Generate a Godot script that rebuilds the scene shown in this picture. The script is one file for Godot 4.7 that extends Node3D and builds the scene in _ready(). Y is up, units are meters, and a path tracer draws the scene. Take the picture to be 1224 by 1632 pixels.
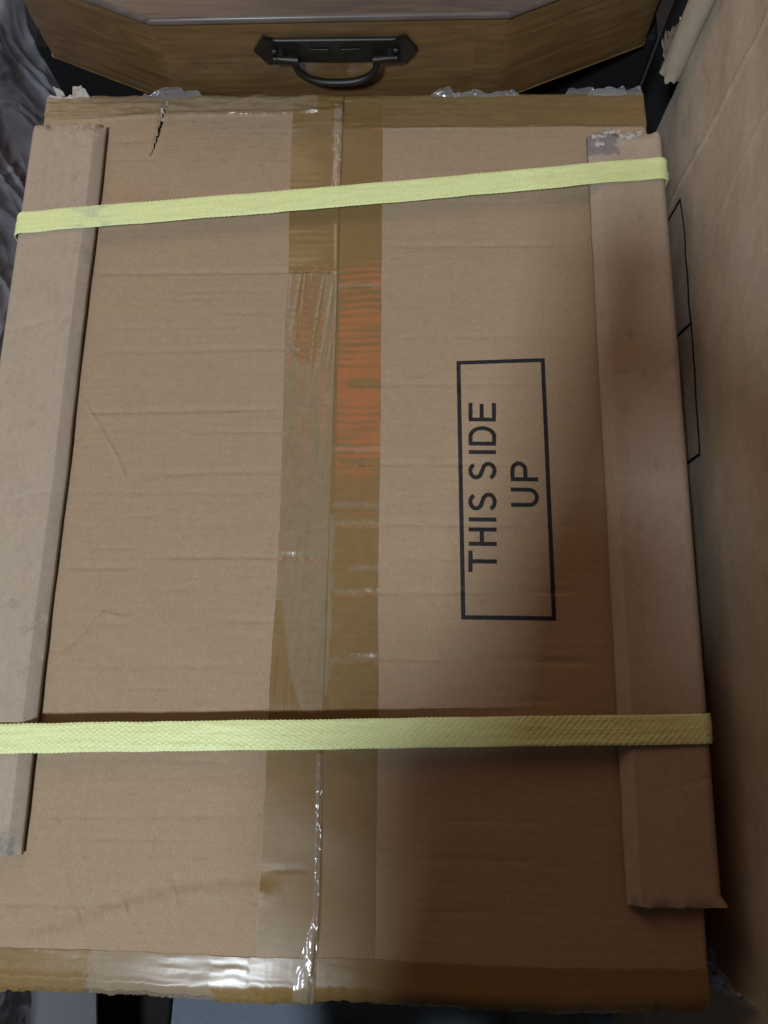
extends Node3D
# A taped cardboard box between two corner boards under two yellow-green straps, seen from above. Metres, y up, floor at y = 0.

const YT := 0.5            # height of the box top
const HX0 := -0.396        # height field of the box top
const HZ0 := -0.622
const HDX := 0.0015
const HDZ := 0.001
const HNX := 430
const HNZ := 868
const SEAM := -0.0725
const XL := -0.3895
const XR := 0.2395

var hf := PackedFloat32Array()
var PZ := PackedFloat32Array()    # rows that run over the box top from its back edge to its front edge: place, drop, tilt
var PD := PackedFloat32Array()
var PT := PackedFloat32Array()
var rng := RandomNumberGenerator.new()
var n1 := FastNoiseLite.new()
var n2 := FastNoiseLite.new()
var n3 := FastNoiseLite.new()
var ridged := FastNoiseLite.new()
var used := {}
var grain: ImageTexture
var grain_bump: ImageTexture
var M := {}


# ---------------------------------------------------------------- mesh collecting
class Buf:
	var v := PackedVector3Array()
	var n := PackedVector3Array()
	var u := PackedVector2Array()
	var c := PackedColorArray()
	var t := PackedInt32Array()

	func grid(nu: int, nv: int, p: PackedVector3Array, uv: PackedVector2Array, col: PackedColorArray, flip := false) -> void:
		var base := v.size()
		v.append_array(p)
		u.append_array(uv)
		if col.size() == p.size():
			c.append_array(col)
		else:
			var white := PackedColorArray()
			white.resize(p.size())
			white.fill(Color.WHITE)
			c.append_array(white)
		var nn := PackedVector3Array()
		nn.resize(p.size())
		var s := -1.0 if flip else 1.0
		for i in nu:
			var i0 := maxi(i - 1, 0) * nv
			var i1 := mini(i + 1, nu - 1) * nv
			for j in nv:
				var du := p[i1 + j] - p[i0 + j]
				var dv := p[i * nv + mini(j + 1, nv - 1)] - p[i * nv + maxi(j - 1, 0)]
				nn[i * nv + j] = du.cross(dv).normalized() * s
		n.append_array(nn)
		var tt := PackedInt32Array()
		tt.resize((nu - 1) * (nv - 1) * 6)
		var k := 0
		for i in nu - 1:
			for j in nv - 1:
				var a := base + i * nv + j
				var b := a + nv
				if flip:
					tt[k] = a; tt[k + 1] = b; tt[k + 2] = a + 1
					tt[k + 3] = b; tt[k + 4] = b + 1; tt[k + 5] = a + 1
				else:
					tt[k] = a; tt[k + 1] = a + 1; tt[k + 2] = b
					tt[k + 3] = b; tt[k + 4] = a + 1; tt[k + 5] = b + 1
				k += 6
		t.append_array(tt)

	func poly(pts: PackedVector3Array, nor: Vector3, col := Color.WHITE) -> void:
		# a convex or star-shaped flat face, fanned from its middle
		var base := v.size()
		var mid := Vector3.ZERO
		for q in pts:
			mid += q
		mid /= pts.size()
		var all := PackedVector3Array(pts)
		all.append(mid)
		for q in all:
			v.append(q); n.append(nor); c.append(col)
			u.append(Vector2(q.x + q.y * 0.3, q.z + q.y) if absf(nor.y) < 0.7 else Vector2(q.x, q.z))
		var m := pts.size()
		for i in m:
			var a := i
			var b := (i + 1) % m
			if (pts[a] - mid).cross(pts[b] - mid).dot(nor) > 0.0:
				t.append_array([base + a, base + m, base + b])
			else:
				t.append_array([base + a, base + b, base + m])

	func round_box(at: Transform3D, size: Vector3, r: float, na := 24, nb := 12) -> void:
		var p := PackedVector3Array()
		var uv := PackedVector2Array()
		var h := size / 2.0 - Vector3(r, r, r)
		for i in na + 1:
			var fi := float(i) / na * TAU + PI / na * 0.999
			for j in nb + 1:
				var th := float(j) / nb * PI
				var d := Vector3(sin(th) * cos(fi), cos(th), sin(th) * sin(fi))
				var sg := Vector3(signf(d.x + 1e-5), 1.0 if j <= nb / 2 - 0 and d.y > -1e-4 else -1.0, signf(d.z + 1e-5))
				var q := sg * h + d * r
				p.append(at * q)
				uv.append(Vector2(q.x + q.y, q.z + q.y * 0.7))
		grid(na + 1, nb + 1, p, uv, PackedColorArray(), false)

	func box(at: Transform3D, size: Vector3, bevel := 0.001, col := Color.WHITE) -> void:
		# a box with chamfered edges
		var h := size / 2.0
		var b := minf(bevel, minf(h.x, minf(h.y, h.z)) * 0.9)
		for ax in 3:
			for s in [-1.0, 1.0]:
				var nor := Vector3.ZERO
				nor[ax] = s
				var e1 := (ax + 1) % 3
				var e2 := (ax + 2) % 3
				var q := PackedVector3Array()
				for k in [[-1, -1], [1, -1], [1, 1], [-1, 1]]:
					var w := Vector3.ZERO
					w[ax] = s * h[ax]
					w[e1] = k[0] * (h[e1] - b)
					w[e2] = k[1] * (h[e2] - b)
					q.append(at * w)
				poly(q, (at.basis * nor).normalized(), col)
		for ax in 3:
			var e1 := (ax + 1) % 3
			var e2 := (ax + 2) % 3
			for s1 in [-1.0, 1.0]:
				for s2 in [-1.0, 1.0]:
					var q := PackedVector3Array()
					for k in [[-1, 0], [1, 0], [1, 1], [-1, 1]]:
						var w := Vector3.ZERO
						w[ax] = k[0] * (h[ax] - b)
						w[e1] = s1 * (h[e1] - (b if k[1] == 0 else 0.0))
						w[e2] = s2 * (h[e2] - (0.0 if k[1] == 0 else b))
						q.append(at * w)
					var nor := Vector3.ZERO
					nor[e1] = s1
					nor[e2] = s2
					poly(q, (at.basis * nor).normalized(), col)
		for sx in [-1.0, 1.0]:
			for sy in [-1.0, 1.0]:
				for sz in [-1.0, 1.0]:
					var g := Vector3(sx, sy, sz)
					var q := PackedVector3Array([at * (g * Vector3(h.x, h.y - b, h.z - b)), at * (g * Vector3(h.x - b, h.y, h.z - b)), at * (g * Vector3(h.x - b, h.y - b, h.z))])
					poly(q, (at.basis * g).normalized(), col)

	func tube(path: PackedVector3Array, rad: PackedFloat32Array, sides := 12) -> void:
		var p := PackedVector3Array()
		var uv := PackedVector2Array()
		var side := Vector3.ZERO
		var along := 0.0
		for i in path.size():
			var d := (path[mini(i + 1, path.size() - 1)] - path[maxi(i - 1, 0)]).normalized()
			if side == Vector3.ZERO:
				side = d.cross(Vector3(0.31, 0.77, 0.55)).normalized()
			side = (side - d * side.dot(d)).normalized()
			var up := d.cross(side)
			if i:
				along += path[i].distance_to(path[i - 1])
			for j in sides + 1:
				var a := TAU * j / sides
				p.append(path[i] + (side * cos(a) + up * sin(a)) * rad[i])
				uv.append(Vector2(along, a * rad[i]))
		grid(path.size(), sides + 1, p, uv, PackedColorArray(), true)
		for e in [0, path.size() - 1]:
			var q := PackedVector3Array()
			for j in sides:
				q.append(p[e * (sides + 1) + j])
			poly(q, ((path[1] - path[0]) * -1.0 if e == 0 else path[e] - path[e - 1]).normalized())

	func mesh() -> ArrayMesh:
		var a := []
		a.resize(Mesh.ARRAY_MAX)
		a[Mesh.ARRAY_VERTEX] = v
		a[Mesh.ARRAY_NORMAL] = n
		a[Mesh.ARRAY_TEX_UV] = u
		a[Mesh.ARRAY_COLOR] = c
		a[Mesh.ARRAY_INDEX] = t
		var m := ArrayMesh.new()
		m.add_surface_from_arrays(Mesh.PRIMITIVE_TRIANGLES, a)
		return m


func named(called: String) -> String:
	var k: int = used.get(called, 0)
	used[called] = k + 1
	return called if k == 0 else "%s_%03d" % [called, k]


func thing(called: String, label: String, category: String, group := "", at := Vector3.ZERO) -> Node3D:
	var o := Node3D.new()
	o.name = named(called)
	o.position = at
	add_child(o)
	tag(o, label, category, group)
	return o


func tag(o: Node, label: String, category: String, group := "") -> void:
	o.set_meta("label", label)
	o.set_meta("category", category)
	if group:
		o.set_meta("group", group)


func part(called: String, b: Buf, m: Material, parent: Node3D, label := "") -> MeshInstance3D:
	var o := MeshInstance3D.new()
	o.name = called
	o.mesh = b.mesh()
	o.material_override = m
	parent.add_child(o, true)
	if label:
		o.set_meta("label", label)
	# parts are written in world metres; take the parents' places off
	var off := Vector3.ZERO
	var q: Node = parent
	while q is Node3D and q != self:
		off += (q as Node3D).position
		q = q.get_parent()
	o.position = -off
	return o


func structure(called: String, b: Buf, m: Material) -> MeshInstance3D:
	var o := MeshInstance3D.new()
	o.name = called
	o.mesh = b.mesh()
	o.material_override = m
	add_child(o)
	o.set_meta("kind", "structure")
	return o


# ---------------------------------------------------------------- materials
func lin(r: float, g: float, b: float, a := 1.0) -> Color:
	var q := Color(r, g, b).linear_to_srgb()
	q.a = a
	return q


func surface(color: Color, rough: float, spec := 0.5, textured := true, tile := 4.0, bump := 0.0) -> StandardMaterial3D:
	var m := StandardMaterial3D.new()
	m.albedo_color = color
	m.roughness = rough
	m.metallic_specular = spec
	m.vertex_color_use_as_albedo = true
	if textured:
		m.albedo_texture = grain
		m.uv1_scale = Vector3(tile, tile, 1)
	if bump != 0.0:
		m.heightmap_enabled = true
		m.heightmap_texture = grain_bump
		m.heightmap_scale = bump
	return m


func make_grain() -> void:
	# kraft paper: cloudy pulp, fine tooth and short fibres lying every way; light 1.0, tiles every 25 cm
	var side := 1024
	var f := FastNoiseLite.new()
	f.seed = 11
	f.frequency = 0.02
	f.fractal_octaves = 4
	var cloud := f.get_seamless_image(side, side)
	var g := FastNoiseLite.new()
	g.seed = 12
	g.frequency = 0.17
	g.fractal_octaves = 3
	var tooth := g.get_seamless_image(side, side)
	var cd := cloud.get_data()
	var td := tooth.get_data()
	var val := PackedFloat32Array()
	val.resize(side * side)
	for i in side * side:
		val[i] = 0.86 + (cd[i] / 255.0 - 0.5) * 0.035 + (td[i] / 255.0 - 0.5) * 0.13 + (rng.randf() - 0.5) * 0.05
	for k in 5200:
		var x := rng.randf() * side
		var y := rng.randf() * side
		var a := rng.randf() * TAU
		var bend := (rng.randf() - 0.5) * 0.16
		var add := 0.10 if rng.randf() < 0.62 else -0.13
		for s in rng.randi_range(4, 15):
			var at := posmod(int(y), side) * side + posmod(int(x), side)
			val[at] += add
			x += cos(a); y += sin(a); a += bend
	for k in 150:
		# dark specks of bark and dirt
		var x := rng.randi() % side
		var y := rng.randi() % side
		for s in rng.randi_range(1, 5):
			val[posmod(y + rng.randi_range(-1, 1), side) * side + posmod(x + rng.randi_range(-1, 1), side)] -= 0.3
	var out := PackedByteArray()
	out.resize(side * side)
	for i in side * side:
		out[i] = int(clampf(val[i], 0.0, 1.0) * 255.0)
	var im := Image.create_from_data(side, side, false, Image.FORMAT_L8, out)
	grain_bump = ImageTexture.create_from_image(im)
	grain = grain_bump


func wood_texture() -> ImageTexture:
	var w := 1024
	var h := 256
	var f := FastNoiseLite.new()
	f.seed = 31
	f.frequency = 0.006
	f.fractal_octaves = 4
	f.domain_warp_enabled = true
	f.domain_warp_amplitude = 22.0
	f.domain_warp_frequency = 0.01
	var fine := FastNoiseLite.new()
	fine.seed = 32
	fine.frequency = 0.05
	fine.fractal_octaves = 3
	var im := Image.create(w, h, false, Image.FORMAT_RGB8)
	for y in h:
		for x in w:
			var a := f.get_noise_2d(x * 0.17, y * 1.5)
			var ring := 0.5 + 0.5 * sin((a * 5.0 + y * 0.014) * TAU)
			var q := fine.get_noise_2d(x * 0.09, y * 3.2)
			var l := clampf(0.80 + (ring - 0.5) * 0.09 + q * 0.09 + (rng.randf() - 0.5) * 0.05, 0.05, 1.0)
			im.set_pixel(x, y, Color(l, l * (0.96 + 0.03 * a), l * 0.93))
	for k in 46:
		# dark pores and pale scratches along and across the grain
		var x := rng.randi() % w
		var y := float(rng.randi() % h)
		var dark := k % 3 != 0
		var slope := (rng.randf() - 0.5) * (0.04 if dark else 0.7)
		for q in rng.randi_range(14, 90) if dark else rng.randi_range(5, 16):
			var px := posmod(x + q, w)
			var py := posmod(int(y), h)
			var c := im.get_pixel(px, py)
			im.set_pixel(px, py, c.darkened(0.28) if dark else c.lightened(0.4))
			y += slope
	return ImageTexture.create_from_image(im)


func make_materials() -> void:
	M.kraft = surface(lin(0.405, 0.289, 0.184), 0.82, 0.3, true, 4.0, 0.005)
	M.board = surface(lin(0.465, 0.367, 0.272), 0.85, 0.3, true, 4.0, 0.004)
	M.sidecard = surface(lin(0.575, 0.465, 0.355), 0.82, 0.3, true, 4.0, 0.004)
	M.ink = surface(lin(0.016, 0.014, 0.018), 0.62, 0.4, true, 9.0, 0.004)
	M.tape = surface(Color(1, 1, 1, 1), 0.20, 0.62, true, 3.0, 0.002)
	M.tape.transparency = BaseMaterial3D.TRANSPARENCY_ALPHA
	M.dull_tape = surface(Color(1, 1, 1, 1), 0.40, 0.36, true, 3.0, 0.002)
	M.dull_tape.transparency = BaseMaterial3D.TRANSPARENCY_ALPHA
	M.gloss = surface(Color(1, 1, 1, 1), 0.23, 0.38, true, 3.0, 0.001)
	M.gloss.transparency = BaseMaterial3D.TRANSPARENCY_ALPHA
	M.film = surface(Color(1, 1, 1, 0.08), 0.21, 0.5, false)
	M.film.transparency = BaseMaterial3D.TRANSPARENCY_ALPHA
	M.scrap = surface(lin(0.50, 0.48, 0.48, 0.30), 0.2, 0.6, true, 6.0)
	M.scrap.transparency = BaseMaterial3D.TRANSPARENCY_ALPHA
	M.pulp = surface(lin(0.55, 0.47, 0.41), 0.95, 0.2, true, 6.0, 0.02)
	M.strap = surface(lin(0.85, 0.92, 0.42), 0.5, 0.45, true, 8.0)
	M.strap.rim_enabled = true
	M.strap.rim = 0.25
	var wt := wood_texture()
	M.wood = StandardMaterial3D.new()
	M.wood.albedo_color = lin(0.185, 0.110, 0.044)
	M.wood.albedo_texture = wt
	M.wood.uv1_scale = Vector3(1.3, 3.6, 1)
	M.wood.roughness = 0.42
	M.wood.metallic_specular = 0.45
	M.wood.clearcoat_enabled = true
	M.wood.clearcoat = 0.5
	M.wood.clearcoat_roughness = 0.18
	M.lid = M.wood.duplicate()
	M.lid.clearcoat = 0.15
	M.lid.roughness = 0.55
	M.lid.albedo_color = lin(0.135, 0.108, 0.092)
	M.iron = surface(lin(0.024, 0.020, 0.016), 0.48, 0.6, true, 14.0, 0.004)
	M.iron.metallic = 0.6
	M.cloth = surface(lin(0.30, 0.29, 0.315), 0.6, 0.4, true, 5.0, 0.02)
	M.wrap = surface(lin(0.55, 0.54, 0.60, 0.42), 0.2, 1.0, true, 2.0)
	M.wrap.transparency = BaseMaterial3D.TRANSPARENCY_ALPHA
	M.concrete = surface(lin(0.115, 0.137, 0.172), 0.7, 0.4, true, 2.0, 0.02)
	M.dark = surface(lin(0.012, 0.011, 0.011), 0.85, 0.25, true, 4.0, 0.01)
	M.greyplastic = surface(lin(0.062, 0.060, 0.067), 0.5, 0.4, true, 4.0, 0.004)
	M.brownbox = surface(lin(0.16, 0.10, 0.062), 0.85, 0.3, true, 4.0, 0.01)
	M.skin = surface(lin(0.42, 0.25, 0.17), 0.5, 0.4, true, 6.0, 0.004)
	M.hair = surface(lin(0.02, 0.016, 0.013), 0.55, 0.4, true, 20.0, 0.05)
	M.shirt = surface(lin(0.05, 0.055, 0.07), 0.9, 0.25, true, 6.0, 0.02)
	M.trousers = surface(lin(0.018, 0.02, 0.035), 0.9, 0.25, true, 6.0, 0.02)
	M.shoe = surface(lin(0.02, 0.017, 0.018), 0.5, 0.4, true, 8.0, 0.01)
	M.shell = surface(lin(0.03, 0.03, 0.035), 0.25, 0.5, false)
	M.glass = surface(lin(0.01, 0.01, 0.012), 0.06, 0.5, false)


# ---------------------------------------------------------------- the box top: heights and rows
func hs(x: float, z: float) -> float:
	var fx := clampf((x - HX0) / HDX, 0.0, HNX - 1.001)
	var fz := clampf((z - HZ0) / HDZ, 0.0, HNZ - 1.001)
	var i := int(fx)
	var j := int(fz)
	var a := fx - i
	var b := fz - j
	var at := i * HNZ + j
	return lerpf(lerpf(hf[at], hf[at + 1], b), lerpf(hf[at + HNZ], hf[at + HNZ + 1], b), a)


func dent(pts: Array, depth: float, width: float, kind := 0, ragged := 0.12) -> void:
	# kind 0: a pressed-in line with a sharp bottom; 1: a soft fold that steps down towards the front; 2: a raised ridge
	for s in pts.size() - 1:
		var a: Vector2 = pts[s]
		var b: Vector2 = pts[s + 1]
		var first := s == 0
		var last := s == pts.size() - 2
		var reach := width * 4.0
		var i0 := clampi(int((minf(a.x, b.x) - reach - HX0) / HDX), 0, HNX - 1)
		var i1 := clampi(int((maxf(a.x, b.x) + reach - HX0) / HDX), 0, HNX - 1)
		var j0 := clampi(int((minf(a.y, b.y) - reach - HZ0) / HDZ), 0, HNZ - 1)
		var j1 := clampi(int((maxf(a.y, b.y) + reach - HZ0) / HDZ), 0, HNZ - 1)
		var d := b - a
		var len2 := d.length_squared()
		var nor := Vector2(-d.y, d.x).normalized()
		for i in range(i0, i1 + 1):
			for j in range(j0, j1 + 1):
				var p := Vector2(HX0 + i * HDX, HZ0 + j * HDZ)
				var t := (p - a).dot(d) / len2
				if t < -0.02 or t > 1.02:
					continue
				var wob := n2.get_noise_2d(p.x * 900.0, p.y * 120.0 + depth * 9e5) * width * ragged * 2.0
				var e := (p - a).dot(nor) + wob
				var fade := 1.0
				if first:
					fade = minf(fade, clampf(t * sqrt(len2) / 0.02 + 0.02, 0.0, 1.0))
				if last:
					fade = minf(fade, clampf((1.0 - t) * sqrt(len2) / 0.02 + 0.02, 0.0, 1.0))
				fade *= 0.75 + 0.5 * n3.get_noise_2d(p.x * 300.0, p.y * 300.0)
				var q := absf(e) / width
				var h := 0.0
				if kind == 0:
					# a long slope down towards the front and a short lip behind it
					h = -depth * (clampf(1.0 + e / (1.5 * width), 0.0, 1.0) if e < 0.0 else maxf(0.0, 1.0 - e / (0.75 * width)))
				elif kind == 3:
					h = -depth * maxf(0.0, 1.0 - q)
				elif kind == 1:
					h = depth * (e / width) * exp(-q * q * 0.8)
				else:
					h = depth * pow(maxf(0.0, 1.0 - q), 1.2)
				hf[i * HNZ + j] += h * fade


func v2(a: float, b: float) -> Vector2:
	return Vector2(a, b)


func make_heights() -> void:
	hf.resize(HNX * HNZ)
	for i in HNX:
		var x := HX0 + i * HDX
		var left := x < SEAM
		for j in HNZ:
			var z := HZ0 + j * HDZ
			var h := n1.get_noise_2d(x * 50.0, z * 80.0) * 0.0010 + n2.get_noise_2d(x * 60.0 + (50.0 if left else 0.0), z * 420.0) * 0.00010
			# flutes of the corrugated board showing through, running across
			h += cos(z / 0.0076 * TAU + n1.get_noise_2d(x * 120.0, z * 60.0) * 2.0) * 0.00005 * (1.0 + 1.4 * n3.get_noise_2d(x * 60.0, z * 200.0))
			# pulled flat under the front half of the middle tape
			if x > -0.126 and x < -0.02:
				h = lerpf(h, n1.get_noise_2d(x * 50.0, z * 80.0) * 0.0010, smoothstep(-0.02, 0.05, z) * 0.85)
			if left:
				h += 0.0005
			# the taped strip behind the back fold leans down a little
			var fold := -0.5885 if left else lerpf(-0.5715, -0.568, clampf((x - SEAM) / 0.3, 0.0, 1.0))
			if z < fold:
				h -= (fold - z) * 0.10
				h += n2.get_noise_2d(x * 110.0, z * 420.0) * (0.0008 if left else 0.0003)
			if z > 0.205 and left:
				h += n2.get_noise_2d(x * 120.0, z * 500.0) * 0.00006
			hf[i * HNZ + j] = h
	dent([v2(-0.387, -0.581), v2(-0.328, -0.5825), v2(-0.262, -0.589), v2(-0.169, -0.588), v2(-0.08, -0.591)], 0.0026, 0.0030, 2)
	dent([v2(-0.07, -0.5715), v2(0.027, -0.5694), v2(0.1235, -0.5724), v2(0.2395, -0.5676)], 0.0008, 0.0025, 2)
	dent([v2(-0.387, -0.600), v2(-0.3, -0.602), v2(-0.262, -0.604)], 0.0009, 0.0035, 2)
	# pressed lines across the left flap
	for q in [[v2(-0.318, -0.4033), v2(-0.07, -0.4058), 0.00085], [v2(-0.3068, -0.3189), v2(-0.1, -0.3236), 0.0006], [v2(-0.315, -0.2565), v2(-0.1208, -0.2617), 0.0008], [v2(-0.2466, -0.1967), v2(-0.11, -0.2), 0.0006],
			[v2(-0.2396, -0.1187), v2(-0.07, -0.1206), 0.00085], [v2(-0.316, -0.1075), v2(-0.2373, -0.109), 0.0008], [v2(-0.2312, -0.088), v2(-0.1804, -0.092), 0.0005], [v2(-0.1782, -0.0608), v2(-0.1125, -0.0627), 0.0006],
			[v2(-0.292, -0.1788), v2(-0.1227, -0.1796), 0.00035], [v2(-0.2086, -0.2375), v2(-0.115, -0.2393), 0.0005], [v2(-0.1994, -0.3603), v2(-0.1255, -0.3603), 0.0004], [v2(-0.3, -0.344), v2(-0.16, -0.346), 0.0003],
			[v2(-0.2889, 0.1032), v2(-0.1247, 0.0988), 0.0004], [v2(-0.1224, 0.1414), v2(-0.0759, 0.1394), 0.00025], [v2(-0.3, -0.02), v2(-0.14, -0.023), 0.0003], [v2(-0.25, 0.07), v2(-0.13, 0.069), 0.0003],
			# and across the right one
			[v2(-0.07, -0.39), v2(-0.0271, -0.3905), 0.0006], [v2(-0.0277, -0.4334), v2(0.1687, -0.4349), 0.0006], [v2(-0.07, -0.287), v2(0.133, -0.288), 0.00055], [v2(-0.07, -0.2075), v2(0.1189, -0.2091), 0.0006], [v2(-0.07, -0.1515), v2(0.1563, -0.1505), 0.0006],
			[v2(-0.07, -0.0885), v2(0.1537, -0.0912), 0.0007], [v2(-0.0604, -0.0309), v2(0.1671, -0.0301), 0.0007], [v2(-0.02, -0.335), v2(0.15, -0.337), 0.0003], [v2(-0.02, -0.12), v2(0.14, -0.121), 0.0003], [v2(-0.02, 0.04), v2(0.14, 0.041), 0.0003]]:
		dent([q[0], q[1]], q[2] * 2.0, 0.0036)
	for k in 22:
		# fainter pressings, all along the flutes
		var left := k % 2 == 0
		var xa := rng.randf_range(-0.31, -0.2) if left else rng.randf_range(-0.02, 0.05)
		var z := rng.randf_range(-0.5, 0.19)
		dent([v2(xa, z), v2(xa + rng.randf_range(0.05, 0.12), z - 0.001)], rng.randf_range(0.0004, 0.0009), 0.003)
	dent([v2(-0.0271, -0.4), v2(0.027, -0.4159), v2(0.0617, -0.422)], 0.0007, 0.002, 2)
	dent([v2(-0.0235, -0.1841), v2(0.0269, -0.1785)], 0.0005, 0.0025, 2)
	dent([v2(-0.314, -0.272), v2(-0.2892, -0.237), v2(-0.275, -0.2154), v2(-0.2588, -0.1821)], 0.0017, 0.0020, 2)
	dent([v2(-0.314, -0.02), v2(-0.284, -0.0494), v2(-0.2718, -0.0679), v2(-0.2516, -0.0637), v2(-0.2383, -0.0722)], 0.0018, 0.0026, 2)
	dent([v2(-0.2816, -0.061), v2(-0.2516, -0.0577), v2(-0.226, -0.075)], 0.0007, 0.0028)
	# the broad fold that swings up across the front of the left flap
	dent([v2(-0.315, 0.197), v2(-0.2645, 0.182), v2(-0.2296, 0.1672), v2(-0.1889, 0.1568), v2(-0.1, 0.1495)], 0.0030, 0.0075, 1, 0.03)
	dent([v2(-0.36, 0.171), v2(-0.2655, 0.1712), v2(-0.22, 0.1675)], 0.0011, 0.004)
	# the torn corner at the back: two pressed lines and the slit itself
	dent([v2(-0.325, -0.5549), v2(-0.268, -0.5561)], 0.0014, 0.0045)
	dent([v2(-0.325, -0.533), v2(-0.2692, -0.535), v2(-0.255, -0.529)], 0.0009, 0.003)
	dent([v2(-0.2589, -0.6165), v2(-0.2627, -0.5819), v2(-0.266, -0.559), v2(-0.2703, -0.5395)], 0.0030, 0.0040, 3, 0.2)
	dent([v2(-0.2645, -0.62), v2(-0.2675, -0.57), v2(-0.274, -0.545)], 0.0016, 0.006, 2, 0.2)


func make_rows() -> void:
	var zb := -0.6145
	var zf := 0.2355
	var rb := 0.006
	var rf := 0.014
	for k in 9:
		PZ.append(zb); PD.append(0.03 - 0.003 * k + (rb - 0.006)); PT.append(-PI / 2)
	for k in 10:
		var a := -PI / 2 + PI / 2 * k / 10.0
		PZ.append(zb + rb + rb * sin(a)); PD.append(rb - rb * cos(a)); PT.append(a)
	var m := int(round((zf - rf - zb - rb) / 0.001))
	for k in m:
		PZ.append(zb + rb + (zf - rf - zb - rb) * k / m); PD.append(0.0); PT.append(0.0)
	for k in 22:
		var a := PI / 2 * k / 22.0
		PZ.append(zf - rf + rf * sin(a)); PD.append(rf - rf * cos(a)); PT.append(a)
	for k in 26:
		PZ.append(zf); PD.append(rf + 0.0012 * k); PT.append(PI / 2)


func front_wave(x: float) -> float:
	return 0.0045 * exp(-pow((x - 0.10) / 0.12, 2.0)) + 0.0025 * exp(-pow((x + 0.12) / 0.07, 2.0)) + 0.0012 * sin(x * 9.0 + 0.7) + n2.get_noise_2d(x * 400.0, 7.0) * 0.0016 + (0.0015 if x < SEAM else 0.0)


func on_top(x: float, k: int, off: float, dx := 0.0) -> Vector3:
	# a point on the box top or on its rounded ends, lifted by off along the surface
	var t := PT[k]
	var h := hs(x, PZ[k]) * cos(t) if t <= 0.0 else hs(x, minf(PZ[k], 0.222)) * cos(t)
	var up := h + off
	var z := PZ[k] + up * sin(t)
	if PZ[k] > 0.18:
		z += front_wave(x) * smoothstep(0.18, 0.23, PZ[k])
	return Vector3(x, YT - PD[k] - dx + up * cos(t), z)


func row_at(z: float) -> int:
	for k in PZ.size():
		if PT[k] >= 0.0 and PZ[k] >= z:
			return k
	return PZ.size() - 1


# ---------------------------------------------------------------- the taped box
func patchy(x: float, z: float) -> float:
	return n3.get_noise_2d(x * 420.0, z * 420.0) * 0.6 + n3.get_noise_2d(x * 1500.0 + 9.0, z * 1500.0) * 0.5


func flap(left: bool) -> Buf:
	var b := Buf.new()
	var xs := PackedFloat32Array()
	var ds := PackedFloat32Array()
	var r := 0.005
	if left:
		for k in 4:
			xs.append(XL); ds.append(0.03 - 0.0083 * k)
		for k in 6:
			var a := PI / 2 * (1.0 - k / 6.0)
			xs.append(XL + r - r * sin(a)); ds.append(r - r * cos(a))
		var m := int((SEAM - 0.0006 - XL - r) / 0.0015)
		for k in m + 1:
			xs.append(lerpf(XL + r, SEAM - 0.0006, float(k) / m)); ds.append(0.0)
		xs.append(SEAM - 0.0003); ds.append(0.0004)
		xs.append(SEAM - 0.0002); ds.append(0.005)
	else:
		xs.append(SEAM + 0.0002); ds.append(0.005)
		xs.append(SEAM + 0.0003); ds.append(0.0004)
		var m := int((XR - r - SEAM - 0.0006) / 0.003)
		for k in m + 1:
			xs.append(lerpf(SEAM + 0.0006, XR - r, float(k) / m)); ds.append(0.0)
		for k in 6:
			var a := PI / 2 * (k + 1) / 6.0
			xs.append(XR - r + r * sin(a)); ds.append(r - r * cos(a))
		for k in 4:
			xs.append(XR); ds.append(r + 0.008 * (k + 1))
	var p := PackedVector3Array()
	var uv := PackedVector2Array()
	var col := PackedColorArray()
	for i in xs.size():
		var along := 0.0
		for k in PZ.size():
			p.append(on_top(xs[i], k, 0.0, ds[i]))
			along = PZ[k] + (PD[k] if PT[k] > 0.0 else -PD[k])
			uv.append(Vector2(xs[i] + ds[i] * (-1.0 if left else 1.0), along))
			# uneven pulp, scuffs and a little dirt
			var q := n3.get_noise_2d(xs[i] * 90.0, PZ[k] * 260.0)
			var w := 1.0 + 0.035 * q + 0.03 * n2.get_noise_2d(xs[i] * 60.0, PZ[k] * 500.0)
			var smudge := maxf(0.0, n3.get_noise_2d(xs[i] * 150.0 + 300.0, PZ[k] * 420.0) - 0.50) * 0.7
			if left and PZ[k] < -0.53 and PZ[k] > -0.58 and xs[i] > -0.26 and xs[i] < -0.12:
				smudge += maxf(0.0, n3.get_noise_2d(xs[i] * 260.0, PZ[k] * 1500.0) - 0.1) * 0.35
			w *= 1.0 - smudge
			col.append(Color(w, w * (1.0 - 0.02 * q), w * (1.0 - 0.05 * q)))
	b.grid(xs.size(), PZ.size(), p, uv, col, true)
	if left:
		tear(b)
	return b


func tear(b: Buf) -> void:
	# the slit in the back corner is a gap: leave out the faces inside it
	var keep := PackedInt32Array()
	for i in range(0, b.t.size(), 3):
		var m := (b.v[b.t[i]] + b.v[b.t[i + 1]] + b.v[b.t[i + 2]]) / 3.0
		if m.z < -0.5385 and m.x > -0.28 and m.x < -0.25:
			var x := along(m.z, [v2(-0.2586, -0.6165), v2(-0.2627, -0.5819), v2(-0.266, -0.559), v2(-0.2705, -0.5385)]) + n2.get_noise_2d(m.z * 900.0, 6.0) * 0.0012
			if absf(m.x - x) < lerpf(0.0004, 0.0011, clampf((-0.5385 - m.z) / 0.03, 0.0, 1.0)):
				continue
		keep.append_array([b.t[i], b.t[i + 1], b.t[i + 2]])
	b.t = keep


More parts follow.
